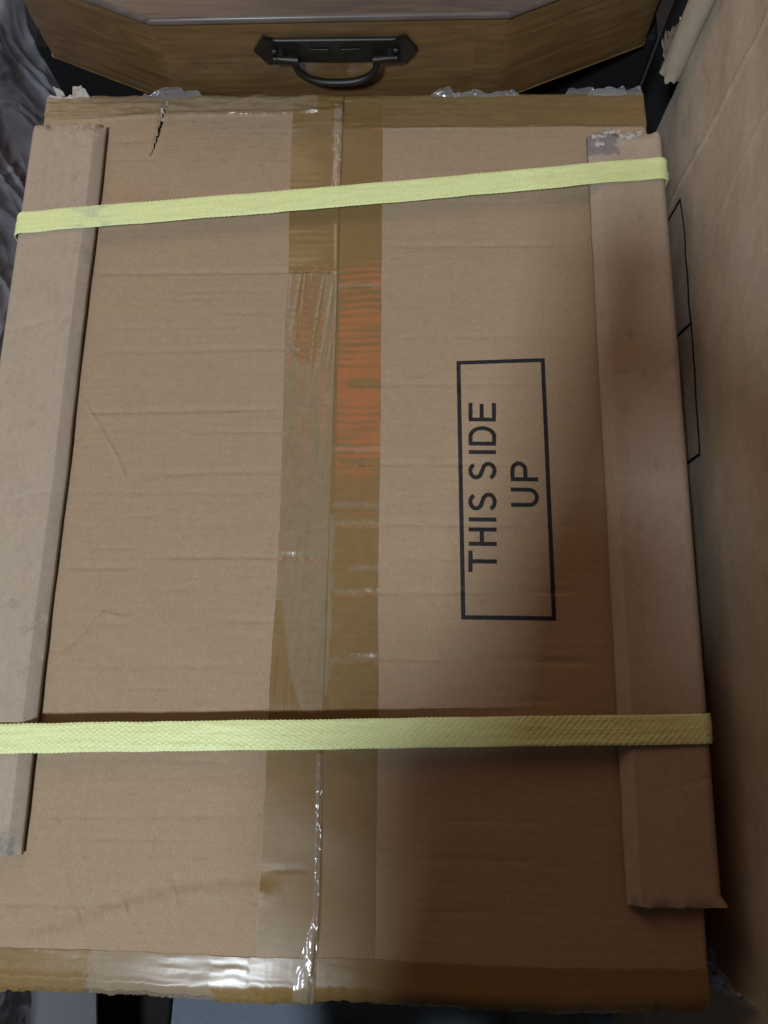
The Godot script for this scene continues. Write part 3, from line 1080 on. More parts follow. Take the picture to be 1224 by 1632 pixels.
# ---------------------------------------------------------------- the wooden chest behind
func build_chest() -> void:
	var o := thing("wooden_chest", "brown wooden chest with angled side panels and an iron handle, behind the cardboard box", "chest", "", Vector3(-0.08, 0.472, -0.62))
	var y0 := 0.472
	var y1 := 0.577
	var plan := [v2(0.30, -0.82), v2(0.2515, -0.697), v2(0.0895, -0.6265), v2(-0.2525, -0.6235), v2(-0.404, -0.690), v2(-0.455, -0.82), v2(-0.455, -0.98), v2(0.30, -0.98)]
	for i in plan.size():
		var a: Vector2 = plan[i]
		var c: Vector2 = plan[(i + 1) % plan.size()]
		var d := (c - a).normalized()
		var inw := Vector2(d.y, -d.x)
		var mid := Vector2(-0.08, -0.82)
		if inw.dot(mid - a) < 0.0:
			inw = -inw
		var b := Buf.new()
		var nu := maxi(2, int(a.distance_to(c) / 0.006))
		var nv := 30
		var p := PackedVector3Array()
		var uv := PackedVector2Array()
		for k in nu + 1:
			for j in nv + 1:
				var f := float(k) / nu
				var t := float(j) / nv
				var g := a.lerp(c, f)
				# rounded long edges and gently rounded joints, wavy hand-planed face
				var dip := 0.0014 * pow(clampf((0.10 - t) / 0.10, 0.0, 1.0), 2.0) + 0.0012 * pow(clampf((0.006 - minf(f, 1.0 - f) * a.distance_to(c)) / 0.006, 0.0, 1.0), 2.0)
				dip += n2.get_noise_2d(g.x * 60.0, t * 30.0 + i * 9.0) * 0.0004
				g += inw * dip
				p.append(Vector3(g.x, lerpf(y0, y1, t), g.y))
				uv.append(Vector2(f * a.distance_to(c) + i * 0.37, (1.0 - t) * (y1 - y0) + i * 0.071))
		b.grid(nu + 1, nv + 1, p, uv, PackedColorArray(), true)
		var back := PackedVector3Array()
		for g in [a, c, c + inw * 0.012, a + inw * 0.012]:
			back.append(Vector3(g.x, y0, g.y))
		b.poly(back, Vector3.DOWN)
		part("side_panel", b, M.wood, o)
	# the lid: a slab with an eased edge that overhangs by a hair
	var lid := Buf.new()
	var rings := [[-0.001, y1 - 0.0005], [0.0014, y1 + 0.0002], [0.0018, y1 + 0.0020], [0.0010, y1 + 0.0042], [-0.0006, y1 + 0.0056], [-0.003, y1 + 0.0062]]
	var m := plan.size()
	var lp := PackedVector3Array()
	var lu := PackedVector2Array()
	for q in rings:
		for i in m + 1:
			var a: Vector2 = plan[i % m]
			var out := (a - Vector2(-0.08, -0.82)).normalized()
			var g: Vector2 = a + out * q[0]
			lp.append(Vector3(g.x, q[1], g.y))
			lu.append(Vector2(g.x, g.y))
	# split each ring edge so that the edges stay crisp at the corners
	for i in m:
		var fp := PackedVector3Array()
		var fu := PackedVector2Array()
		for k in rings.size():
			for e in [0, 1]:
				fp.append(lp[k * (m + 1) + i + e])
				fu.append(lu[k * (m + 1) + i + e] + Vector2(0.2, 0.1))
		lid.grid(rings.size(), 2, fp, fu, PackedColorArray(), true)
	var top := PackedVector3Array()
	for i in m:
		top.append(lp[5 * (m + 1) + i])
	lid.poly(top, Vector3.UP)
	part("lid", lid, M.lid, o)

	# the handle: a pointed iron plate, two posts, a bail that hangs down and two small leaves
	var h := thing_part("handle", o, Vector3(-0.075, 0.547, -0.6235))
	var c0 := Vector3(-0.0775, 0.5475, -0.6215)
	var outline := []
	for q in [v2(-0.0815, 0.0), v2(-0.0695, 0.0165), v2(-0.060, 0.0135), v2(0.060, 0.0135), v2(0.0695, 0.0165), v2(0.0815, 0.0), v2(0.0695, -0.0165), v2(0.060, -0.0135), v2(-0.060, -0.0135), v2(-0.0695, -0.0165)]:
		outline.append(q)
	var pb := Buf.new()
	var face := PackedVector3Array()
	var rimv := PackedVector3Array()
	for q in outline:
		face.append(c0 + Vector3(q.x * 0.985, q.y * 0.95, 0.0018))
		rimv.append(c0 + Vector3(q.x, q.y, 0.0008))
	pb.poly(face, Vector3.BACK)
	for i in outline.size():
		var j := (i + 1) % outline.size()
		var e: Vector2 = outline[j] - outline[i]
		var nr := Vector3(-e.y, e.x, 0).normalized()
		if nr.dot(face[i] - c0) < 0.0:
			nr = -nr
		pb.poly(PackedVector3Array([face[i], face[j], rimv[j], rimv[i]]), (nr + Vector3.BACK).normalized())
		pb.poly(PackedVector3Array([rimv[i], rimv[j], rimv[j] - Vector3(0, 0, 0.003), rimv[i] - Vector3(0, 0, 0.003)]), nr)
	part("back_plate", pb, M.iron, h)
	for sx in [-1.0, 1.0]:
		var kb := Buf.new()
		kb.tube(PackedVector3Array([c0 + Vector3(sx * 0.0545, -0.002, 0.0), c0 + Vector3(sx * 0.0545, -0.002, 0.009)]), PackedFloat32Array([0.0062, 0.0055]), 14)
		kb.round_box(Transform3D(Basis(), c0 + Vector3(sx * 0.0600, -0.0035, 0.0068)), Vector3(0.008, 0.0085, 0.0085), 0.0036)
		kb.round_box(Transform3D(Basis(), c0 + Vector3(sx * 0.0600, 0.0035, 0.0045)), Vector3(0.007, 0.0065, 0.0065), 0.003)
		kb.tube(PackedVector3Array([c0 + Vector3(sx * 0.058, -0.003, 0.007), c0 + Vector3(sx * 0.037, -0.004, 0.0085)]), PackedFloat32Array([0.0036, 0.0040]), 14)
		part("post", kb, M.iron, h)
		var lb := Buf.new()
		for i in 5:
			lb.round_box(Transform3D(Basis(), c0 + Vector3(sx * (0.008 + i * 0.0036), 0.0015 + 0.0004 * i, 0.0022)), Vector3(0.0055, 0.0056 - 0.0009 * i, 0.0032 - 0.0003 * i), 0.00095 - 0.0001 * i)
		part("leaf_ornament", lb, M.iron, h)
	var bail := PackedVector3Array()
	var br := PackedFloat32Array()
	for k in 41:
		var t := k / 40.0
		var a := PI * t
		var x := -0.041 * signf(cos(a)) * pow(absf(cos(a)), 0.8)
		var y := -0.005 - 0.0245 * pow(sin(a), 0.85)
		bail.append(c0 + Vector3(x, y, 0.0085 + 0.003 * sin(a)))
		br.append(0.0030 + 0.0010 * sin(a))
	var bb := Buf.new()
	bb.tube(bail, br, 14)
	part("bail", bb, M.iron, h)


func thing_part(called: String, parent: Node3D, at: Vector3) -> Node3D:
	var h := Node3D.new()
	h.name = called
	parent.add_child(h, true)
	var off := Vector3.ZERO
	var q: Node = parent
	while q is Node3D and q != self:
		off += (q as Node3D).position
		q = q.get_parent()
	h.position = at - off
	return h


# ---------------------------------------------------------------- the tall box at the right
func build_tall_box() -> void:
	var o := thing("tall_cardboard_box", "tall plain cardboard box standing close along the right of the strapped box", "box", "", Vector3(0.5, 0, 0))
	var x0 := 0.280
	var za := -0.645
	var zb := 0.75
	var yt := 0.84
	var b := Buf.new()
	var p := PackedVector3Array()
	var uv := PackedVector2Array()
	var col := PackedColorArray()
	var nu := 240
	var nv := 330
	for i in nu + 9:
		var bend := PI / 2 * maxf(0.0, i - nu) / 8.0
		var y := (yt - 0.008) * minf(1.0, float(i) / nu) + 0.008 * sin(bend)
		for j in nv + 1:
			var z := lerpf(za, zb, pow(float(j) / nv, 1.25))
			var e := n1.get_noise_2d(y * 70.0, z * 70.0) * 0.0022 + n2.get_noise_2d(y * 300.0, z * 260.0) * 0.0003
			e += 0.0022 * band(z + 0.5255 + 0.02 * (y - 0.5), 0.0030)             # a raised crease that runs up the side
			e += 0.0006 * band(z + 0.42 + 0.25 * (y - 0.5), 0.004) * clampf((y - 0.45) * 8.0, 0.0, 1.0)
			e += 0.0006 * band(z + 0.43 - 0.3 * (y - 0.5), 0.003) * clampf(1.0 - absf(y - 0.55) / 0.03, 0.0, 1.0)
			var back := clampf((za + 0.008 - z) / 0.008, 0.0, 1.0)
			p.append(Vector3(x0 - e * cos(bend) + 0.008 * back * back + 0.010 * (1.0 - cos(bend)), y, z))
			uv.append(Vector2(z + 3.1, y))
			var g := n3.get_noise_2d(y * 160.0, z * 160.0)
			var w := 1.0 + 0.06 * g + 0.05 * n2.get_noise_2d(y * 500.0, z * 90.0) - 0.5 * maxf(0.0, n3.get_noise_2d(y * 200.0 + 40.0, z * 150.0) - 0.42)
			col.append(Color(w, w, w * (1.0 - 0.05 * g)))
	b.grid(nu + 9, nv + 1, p, uv, col, false)
	# the other sides and the top
	b.box(Transform3D(Basis(), Vector3(x0 + 0.30, yt / 2, (za + zb) / 2)), Vector3(0.586, yt - 0.001, zb - za - 0.004), 0.004)
	var card := part("side_walls", b, M.sidecard, o)
	# two printed cells low on the side that faces the strapped box
	var f := Buf.new()
	var line := func(a: Vector2, c: Vector2, w: float) -> void:
		var q := PackedVector3Array()
		var qu := PackedVector2Array()
		var d := (c - a).normalized()
		var nr := Vector2(-d.y, d.x) * w / 2
		var steps := maxi(2, int(a.distance_to(c) / 0.004))
		for i in steps + 1:
			var g := a.lerp(c, float(i) / steps)
			for s in [-1.0, 1.0]:
				var h: Vector2 = g + nr * s
				var e := n1.get_noise_2d(h.x * 70.0, h.y * 70.0) * 0.0022 + n2.get_noise_2d(h.x * 300.0, h.y * 260.0) * 0.0003
				q.append(Vector3(x0 - e - 0.0006, h.x, h.y))
				qu.append(h)
		f.grid(steps + 1, 2, q, qu, PackedColorArray(), (q[2] - q[0]).cross(q[1] - q[0]).x > 0.0)
	var yc := 0.4690
	line.call(v2(yc, -0.508), v2(yc - 0.009, -0.231), 0.0036)
	line.call(v2(yc, -0.507), v2(0.36, -0.520), 0.0036)
	line.call(v2(yc - 0.0045, -0.3690), v2(0.36, -0.378), 0.0036)
	line.call(v2(yc - 0.009, -0.2325), v2(0.36, -0.236), 0.0036)
	line.call(v2(0.3618, -0.522), v2(0.358, -0.234), 0.0036)
	part("printed_frame", f, M.ink, card)
	# a torn board still hugging the back edge of the tall box
	var t := thing("torn_corner_board", "torn end of a rolled cardboard corner board on the back edge of the tall box", "corner board", "", Vector3(x0, 0.5, za))
	var tb := Buf.new()
	p = PackedVector3Array()
	uv = PackedVector2Array()
	nu = 60
	nv = 44
	for i in nu + 1:
		for j in nv + 1:
			var v := float(j) / nv
			var a := lerpf(-0.55 * PI, 1.25 * PI, v)          # round the roll, from the side face to behind the edge
			var low := 0.490 + 0.006 * n2.get_noise_2d(v * 60.0, 3.0) + 0.012 * v
			var y := lerpf(low, 0.835, float(i) / nu)
			var rr := 0.0115 + 0.0008 * n2.get_noise_2d(y * 90.0, v * 12.0) - 0.003 * clampf((low + 0.012 - y) / 0.012, 0.0, 1.0) * n2.get_noise_2d(v * 40.0, 9.0)
			p.append(Vector3(x0 - 0.0105 - rr * sin(a), y, za + 0.006 + rr * cos(a)))
			uv.append(Vector2(v * 0.05 + 0.4, y))
	tb.grid(nu + 1, nv + 1, p, uv, PackedColorArray(), false)
	# the same sheet again a ply thickness behind, joined along the torn edge
	var ip := PackedVector3Array()
	for q in p:
		var ax := Vector3(x0 - 0.0105, q.y, za + 0.006)
		ip.append(ax + (q - ax) * 0.80)
	tb.grid(nu + 1, nv + 1, ip, uv, PackedColorArray(), true)
	var ep := PackedVector3Array()
	var eu := PackedVector2Array()
	for j in nv + 1:
		ep.append(p[j]); ep.append(ip[j])
		eu.append(uv[j]); eu.append(uv[j] + Vector2(0.003, 0))
	tb.grid(nv + 1, 2, ep, eu, PackedColorArray(), true)
	part("board", tb, M.board, t)
	var fl := Buf.new()
	var fp := PackedVector3Array()
	var fu := PackedVector2Array()
	for i in 14:
		for j in 14:
			var u := i / 13.0
			var v := j / 13.0
			var reach := (0.060 - 0.045 * u) * (0.8 + 0.5 * n2.get_noise_2d(u * 70.0, 55.0))
			fp.append(Vector3(x0 - 0.016 + 0.002 * v + 0.0025 * n2.get_noise_2d(u * 60.0, v * 60.0), 0.4915 + 0.062 * u - 0.004 * v, za + 0.004 - reach * v))
			fu.append(Vector2(u * 0.06, v * 0.03 + 0.3))
	fl.grid(14, 14, fp, fu, PackedColorArray(), false)
	part("torn_flap", fl, M.board, t)
	fl = Buf.new()
	fp = PackedVector3Array()
	fu = PackedVector2Array()
	for i in 10:
		for j in 10:
			var d := Vector3(n2.get_noise_2d(i * 40.0, j * 40.0), n2.get_noise_2d(i * 40.0 + 99.0, j * 40.0), n2.get_noise_2d(i * 40.0, j * 40.0 + 99.0)) * 0.006
			fp.append(Vector3(x0 - 0.017 + 0.0006 * j, 0.540 + 0.0009 * i, za - 0.010 + 0.0010 * j) + d * 0.6)
			fu.append(Vector2(i, j) * 0.002)
	fl.grid(10, 10, fp, fu, PackedColorArray(), false)
	part("torn_paper", fl, M.pulp, t)


# ---------------------------------------------------------------- what stands round about
func build_bundle() -> void:
	var o := thing("wrapped_bundle", "dark bundle wrapped in crinkled clear plastic film along the left of the box", "bundle", "", Vector3(-0.65, 0, -0.2))
	var shape := [v2(-0.450, 0.0), v2(-0.458, 0.12), v2(-0.466, 0.24), v2(-0.484, 0.335), v2(-0.512, 0.41), v2(-0.555, 0.462), v2(-0.62, 0.492), v2(-0.74, 0.505), v2(-0.95, 0.50)]
	var c := Curve2D.new()
	for i in shape.size():
		var a: Vector2 = shape[maxi(i - 1, 0)]
		var d: Vector2 = shape[mini(i + 1, shape.size() - 1)]
		c.add_point(shape[i], -(d - a) / 6.0, (d - a) / 6.0)
	var total := c.get_baked_length()
	for layer in 2:
		var b := Buf.new()
		var p := PackedVector3Array()
		var uv := PackedVector2Array()
		var nu := 340
		var nv := 560
		for i in nu + 1:
			var s := total * i / nu
			var q := c.sample_baked(s)
			var q2 := c.sample_baked(minf(s + 0.004, total))
			var t := (q2 - q).normalized() if q2 != q else Vector2(-1, 0)
			var nor := Vector2(t.y, -t.x)
			for j in nv + 1:
				var z := lerpf(-1.05, 0.62, float(j) / nv)
				var bulge := n1.get_noise_2d(s * 40.0 + 40.0, z * 30.0) * 0.012
				var h := bulge
				if true:
					var fold := ridged.get_noise_2d((s + z) * 62.0 + 6.0 * n1.get_noise_2d(s * 40.0, z * 40.0), (s - z) * 17.0)
					var fold2 := ridged.get_noise_2d((s * 0.6 - z) * 150.0 + 8.0 * n1.get_noise_2d(s * 50.0, z * 50.0 + 70.0), (s + z * 0.5) * 34.0)
					h += (0.0012 * n1.get_noise_2d(s * 110.0, z * 40.0)) if layer == 0 else (0.003 + 0.0012 * n1.get_noise_2d(s * 110.0, z * 40.0) + 0.0100 * pow(clampf(0.5 + 0.5 * fold, 0.0, 1.0), 3.0) + 0.0042 * pow(clampf(0.5 + 0.5 * fold2, 0.0, 1.0), 3.0) + 0.0007 * n1.get_noise_2d(s * 220.0, z * 120.0))
				p.append(Vector3(q.x + nor.x * h, maxf(q.y + nor.y * h, 0.001 * layer), z))
				uv.append(Vector2(s, z))
		b.grid(nu + 1, nv + 1, p, uv, PackedColorArray(), false)
		part("plastic_film" if layer == 1 else "dark_cover", b, M.wrap if layer == 1 else M.cloth, o)


func build_surroundings() -> void:
	var f := Buf.new()
	var p := PackedVector3Array()
	var uv := PackedVector2Array()
	for i in 61:
		for j in 61:
			var x := lerpf(-4.0, 4.0, i / 60.0)
			var z := lerpf(-4.0, 4.0, j / 60.0)
			p.append(Vector3(x, -0.002 + 0.001 * n1.get_noise_2d(x * 30.0, z * 30.0), z))
			uv.append(Vector2(x, z))
	f.grid(61, 61, p, uv, PackedColorArray(), true)
	structure("floor", f, M.concrete)

	var s := thing("black_crate", "black crate that carries the wooden chest", "crate", "", Vector3(-0.08, 0, -0.84))
	var sb := Buf.new()
	sb.box(Transform3D(Basis(), Vector3(-0.08, 0.235, -0.87)), Vector3(0.70, 0.47, 0.32), 0.004)
	part("side_walls", sb, M.dark, s)

	var g := thing("grey_bin", "dark grey plastic bin in the gap behind the tall cardboard box", "bin", "", Vector3(0.47, 0, -0.80))
	var gb := Buf.new()
	gb.round_box(Transform3D(Basis(), Vector3(0.505, 0.28, -0.82)), Vector3(0.32, 0.56, 0.22), 0.03)
	part("body", gb, M.greyplastic, g)
	var rb := Buf.new()
	rb.round_box(Transform3D(Basis(), Vector3(0.505, 0.555, -0.82)), Vector3(0.335, 0.022, 0.235), 0.010)
	part("rim", rb, M.greyplastic, g)

	var k := thing("metal_sheet", "dark grey sheet leaning on the wrapped bundle in front of the box", "metal sheet", "", Vector3(-0.44, 0, 0.42))
	var kb := Buf.new()
	kb.box(Transform3D(Basis.from_euler(Vector3(0, 0.12, -0.28)), Vector3(-0.425, 0.14, 0.40)), Vector3(0.10, 0.006, 0.22), 0.0015)
	kb.box(Transform3D(Basis.from_euler(Vector3(0, 0.12, -0.28)), Vector3(-0.452, 0.07, 0.40)), Vector3(0.012, 0.13, 0.20), 0.0015)
	part("plate", kb, M.greyplastic, k)

	var mt := thing("rubber_mat", "black rubber mat on the floor beside the grey panel", "mat", "", Vector3(-0.36, 0, 0.45))
	var mb := Buf.new()
	mb.box(Transform3D(Basis.from_euler(Vector3(0, -0.03, 0)), Vector3(-0.385, 0.004, 0.46)), Vector3(0.125, 0.008, 0.36), 0.002)
	part("sheet", mb, M.dark, mt)

	# loose stretch film that hangs between the front corner of the box and the tall box
	var w := thing("hanging_film", "crumpled plastic film hanging at the front corner between the strapped box and the tall box", "plastic film")
	var wb := Buf.new()
	p = PackedVector3Array()
	uv = PackedVector2Array()
	for i in 61:
		for j in 91:
			var u := i / 60.0
			var v := j / 90.0
			var q := Vector3(lerpf(0.2445, 0.274, u), 0.490 - 0.30 * v + 0.008 * n2.get_noise_2d(u * 30.0, 5.0), lerpf(0.190, 0.280, u * 0.4 + 0.6 * v))
			q.z += 0.004 * ridged.get_noise_2d(u * 20.0 + v * 30.0, v * 20.0) + 0.012 * sin(u * 3.0)
			q.x += 0.002 * n2.get_noise_2d(u * 40.0, v * 60.0)
			p.append(q)
			uv.append(Vector2(u * 0.05, v * 0.3))
	wb.grid(61, 91, p, uv, PackedColorArray(), false)
	var wm: StandardMaterial3D = M.scrap.duplicate()
	wm.albedo_color = lin(0.52, 0.46, 0.48, 0.8)
	part("sheet", wb, wm, w)


# ---------------------------------------------------------------- the person who takes the picture
func net(b: Buf, bones: Array, cell: float, k: float) -> void:
	# joins tapered capsules into one skin: one vertex in each cell that the surface crosses
	var lo := Vector3(1e9, 1e9, 1e9)
	var hi := -lo
	for q in bones:
		for e in 2:
			var r: float = q[2 + e] + k * 4.0 + cell * 2.0
			lo = lo.min(q[e] - Vector3(r, r, r))
			hi = hi.max(q[e] + Vector3(r, r, r))
	var nx := int((hi.x - lo.x) / cell) + 2
	var ny := int((hi.y - lo.y) / cell) + 2
	var nz := int((hi.z - lo.z) / cell) + 2
	var sum := PackedFloat32Array()
	sum.resize(nx * ny * nz)
	for q in bones:
		var a: Vector3 = q[0]
		var d: Vector3 = q[1] - a
		var l2 := maxf(d.length_squared(), 1e-9)
		var r := maxf(q[2], q[3]) + k * 4.0 + cell
		var mn := ((a.min(q[1]) - Vector3(r, r, r) - lo) / cell).floor()
		var mx := ((a.max(q[1]) + Vector3(r, r, r) - lo) / cell).ceil()
		for ix in range(maxi(0, int(mn.x)), mini(nx - 1, int(mx.x)) + 1):
			for iy in range(maxi(0, int(mn.y)), mini(ny - 1, int(mx.y)) + 1):
				for iz in range(maxi(0, int(mn.z)), mini(nz - 1, int(mx.z)) + 1):
					var pt := lo + Vector3(ix, iy, iz) * cell
					var t := clampf((pt - a).dot(d) / l2, 0.0, 1.0)
					var dist: float = pt.distance_to(a + d * t) - lerpf(q[2], q[3], t)
					if dist < k * 4.0 + cell:
						sum[(ix * ny + iy) * nz + iz] += exp(-dist / k)
	var id := {}
	var base := b.v.size()
	var off := [0, 1, nz, nz + 1, ny * nz, ny * nz + 1, ny * nz + nz, ny * nz + nz + 1]
	var pts := PackedVector3Array()
	for ix in nx - 1:
		for iy in ny - 1:
			for iz in nz - 1:
				var at := (ix * ny + iy) * nz + iz
				var inside := 0
				for o in off:
					if sum[at + o] > 1.0:
						inside += 1
				if inside == 0 or inside == 8:
					continue
				var acc := Vector3.ZERO
				var cnt := 0
				for e in [[0, 1], [0, 2], [0, 4], [1, 3], [1, 5], [2, 3], [2, 6], [4, 5], [4, 6], [3, 7], [5, 7], [6, 7]]:
					var f0 := -log(maxf(sum[at + off[e[0]]], 1e-6))
					var f1 := -log(maxf(sum[at + off[e[1]]], 1e-6))
					if (f0 < 0.0) != (f1 < 0.0):
						var t := f0 / (f0 - f1)
						var c0 := Vector3(e[0] >> 2, (e[0] >> 1) & 1, e[0] & 1)
						var c1 := Vector3(e[1] >> 2, (e[1] >> 1) & 1, e[1] & 1)
						acc += c0.lerp(c1, t)
						cnt += 1
				id[at] = pts.size()
				pts.append(lo + (Vector3(ix, iy, iz) + acc / cnt) * cell)
	var nor := PackedVector3Array()
	nor.resize(pts.size())
	for at in id:
		for e in [[ny * nz, nz, 1], [nz, 1, ny * nz], [1, ny * nz, nz]]:
			var s0 := sum[at] > 1.0
			var s1: bool = sum[at + e[0]] > 1.0
			if s0 == s1:
				continue
			if not (id.has(at - e[1]) and id.has(at - e[2]) and id.has(at - e[1] - e[2])):
				continue
			var q := [id[at], id[at - e[1]], id[at - e[1] - e[2]], id[at - e[2]]]
			if not s0:
				q.reverse()
			var fn := (pts[q[2]] - pts[q[0]]).cross(pts[q[3]] - pts[q[1]])
			for g in q:
				nor[g] += fn
			b.t.append_array([base + q[0], base + q[2], base + q[1], base + q[0], base + q[3], base + q[2]])
	for i in pts.size():
		b.v.append(pts[i])
		b.n.append(nor[i].normalized())
		b.u.append(Vector2(pts[i].x + pts[i].z * 0.6, pts[i].y))
		b.c.append(Color.WHITE)


func grown(bones: Array, by: float) -> Array:
	var out := []
	for q in bones:
		out.append([q[0], q[1], q[2] + by, q[3] + by])
	return out


func hand(b: Buf, wrist: Vector3, palm: Vector3, across: Vector3, grip: Vector3, thumb_to: Vector3) -> void:
	# palm from the wrist, four fingers that bend twice towards grip, and a thumb from the side of the palm
	var fwd := (palm - wrist).normalized()
	var bones := [[wrist - fwd * 0.03, wrist, 0.026, 0.024], [wrist, palm - across * 0.022, 0.022, 0.015], [wrist, palm + across * 0.022, 0.022, 0.014], [wrist + fwd * 0.02, palm, 0.019, 0.015]]
	var lens := [0.040, 0.045, 0.042, 0.033]
	for i in 4:
		var root := palm + across * (-0.030 + 0.020 * i)
		var l: float = lens[i]
		var d := (fwd + grip * (0.25 + 0.06 * i)).normalized()
		var k1 := root + d * l
		d = (fwd * 0.25 + grip).normalized()
		var k2 := k1 + d * l * 0.62
		d = (grip - fwd * 0.55).normalized()
		var k3 := k2 + d * l * 0.48
		bones.append([root - fwd * 0.02, k1, 0.0105, 0.0092])
		bones.append([k1, k2, 0.0090, 0.0080])
		bones.append([k2, k3, 0.0080, 0.0068])
	var t0 := wrist.lerp(palm, 0.35) - across * 0.018
	var t1 := t0.lerp(thumb_to, 0.5) - across * 0.010
	bones.append([t0, t1, 0.0145, 0.0115])
	bones.append([t1, thumb_to, 0.0110, 0.0085])
	net(b, bones, 0.0042, 0.0042)


func build_person() -> void:
	var lean := Vector3(-0.10, 0, -0.04)
	var hip := Vector3(0.05, 0.93, 0.62) + lean
	var chest := Vector3(0.05, 1.25, 0.53) + lean
	var neck := Vector3(0.045, 1.44, 0.48) + lean
	var head := Vector3(0.04, 1.565, 0.425) + lean
	var o := thing("person", "person in dark shirt and trousers standing in front of the box, bent over a phone", "person", "", Vector3(0.06, 0, 0.6))
	var sl := Vector3(-0.115, 1.375, 0.515) + lean
	var sr := Vector3(0.215, 1.375, 0.515) + lean
	var el := Vector3(0.035, 1.12, 0.375) + lean
	var er := Vector3(0.265, 1.12, 0.345) + lean
	var wl := Vector3(-0.062, 1.146, 0.180)
	var wr := Vector3(0.062, 1.150, 0.170)
	var legs := []
	for s in [-1.0, 1.0]:
		var h := hip + Vector3(s * 0.085, -0.02, 0)
		var kn := Vector3(hip.x + s * 0.095, 0.50, 0.53)
		var an := Vector3(hip.x + 0.08 + s * 0.10, 0.085, 0.66)
		legs.append([h, kn, 0.082, 0.056])
		legs.append([kn, an, 0.055, 0.036])
	var torso := [[hip, chest, 0.115, 0.120], [hip + Vector3(-0.06, 0, 0), chest + Vector3(-0.07, 0, 0), 0.095, 0.095], [hip + Vector3(0.06, 0, 0), chest + Vector3(0.07, 0, 0), 0.095, 0.095], [chest, neck - Vector3(0, 0.03, 0), 0.11, 0.065],
		[sl, chest + Vector3(-0.05, 0.06, 0), 0.052, 0.08], [sr, chest + Vector3(0.05, 0.06, 0), 0.052, 0.08]]
	var upper := [[sl, el, 0.048, 0.038], [sr, er, 0.048, 0.038]]
	var lower := [[el, wl, 0.041, 0.031], [er, wr, 0.041, 0.031]]
	var skull := [[neck - Vector3(0, 0.05, 0), neck + Vector3(0, 0.05, -0.02), 0.052, 0.050], [head + Vector3(0, 0.03, 0.02), head + Vector3(0, -0.02, -0.01), 0.078, 0.072], [head + Vector3(0, -0.05, -0.045), head + Vector3(0, -0.075, -0.05), 0.045, 0.036],
		[head + Vector3(0, -0.01, -0.078), head + Vector3(0, -0.035, -0.098), 0.010, 0.013], [head + Vector3(-0.076, -0.02, 0.01), head + Vector3(-0.082, 0.01, 0.018), 0.010, 0.013], [head + Vector3(0.076, -0.02, 0.01), head + Vector3(0.082, 0.01, 0.018), 0.010, 0.013]]
	var skin := Buf.new()
	net(skin, grown(torso, -0.012) + legs + upper + lower + skull, 0.014, 0.014)
	# the hands close on the long sides of the phone
	hand(skin, wl, Vector3(-0.066, 1.157, 0.112), Vector3(0.25, 0.15, -0.95).normalized() * -1.0, Vector3(0.85, 0.30, -0.1).normalized(), Vector3(-0.046, 1.190, 0.100))
	hand(skin, wr, Vector3(0.036, 1.158, 0.112), Vector3(0.25, -0.15, 0.95).normalized(), Vector3(-0.85, 0.30, -0.1).normalized(), Vector3(0.004, 1.186, 0.095))
	part("body", skin, M.skin, o)
	var sh := Buf.new()
	net(sh, grown(torso, 0.006) + grown([[sl, el, 0.054, 0.047], [el, el.lerp(wl, 0.86), 0.047, 0.040], [sr, er, 0.054, 0.047], [er, er.lerp(wr, 0.80), 0.047, 0.038]], 0.006), 0.014, 0.014)
	part("shirt", sh, M.shirt, o)
	var tr := Buf.new()
	net(tr, grown(legs, 0.014) + [[hip + Vector3(-0.06, -0.02, 0), hip + Vector3(0.06, -0.02, 0), 0.112, 0.112]], 0.014, 0.014)
	part("trousers", tr, M.trousers, o)
	var hr := Buf.new()
	net(hr, [[head + Vector3(0, 0.045, 0.030), head + Vector3(0, 0.0, 0.055), 0.078, 0.066], [head + Vector3(0, 0.06, 0.0), head + Vector3(0, 0.055, -0.035), 0.070, 0.050]], 0.012, 0.010)
	part("hair", hr, M.hair, o)
	for s in [-1.0, 1.0]:
		var x: float = hip.x + 0.08 + s * 0.10
		var bb := Buf.new()
		net(bb, [[Vector3(x, 0.045, 0.69), Vector3(x, 0.04, 0.50), 0.040, 0.036], [Vector3(x + s * 0.012, 0.035, 0.52), Vector3(x + s * 0.008, 0.030, 0.455), 0.036, 0.028], [Vector3(x, 0.09, 0.67), Vector3(x, 0.06, 0.60), 0.044, 0.040]], 0.009, 0.008)
		part("shoe", bb, M.shoe, o)
		var eye := Buf.new()
		eye.round_box(Transform3D(Basis(), head + Vector3(s * 0.031, 0.0, -0.066)), Vector3(0.024, 0.018, 0.018), 0.008)
		part("eye", eye, M.glass, o)


func build_phone(cam: Transform3D) -> void:
	var o := thing("phone", "dark phone held flat above the box in both hands", "phone")
	var at := cam * Transform3D(Basis(), Vector3(-0.0245, -0.056, 0.0095))
	var b := Buf.new()
	b.round_box(at, Vector3(0.072, 0.147, 0.008), 0.0039, 32, 16)
	part("body", b, M.shell, o)
	var s := Buf.new()
	s.box(at * Transform3D(Basis(), Vector3(0, 0, 0.0044)), Vector3(0.066, 0.141, 0.0012), 0.0004)
	part("screen", s, M.glass, o)
	var c := Buf.new()
	c.round_box(cam * Transform3D(Basis(), Vector3(-0.009, -0.009, 0.0048)), Vector3(0.034, 0.034, 0.0035), 0.0016)
	part("camera_bump", c, M.shell, o)


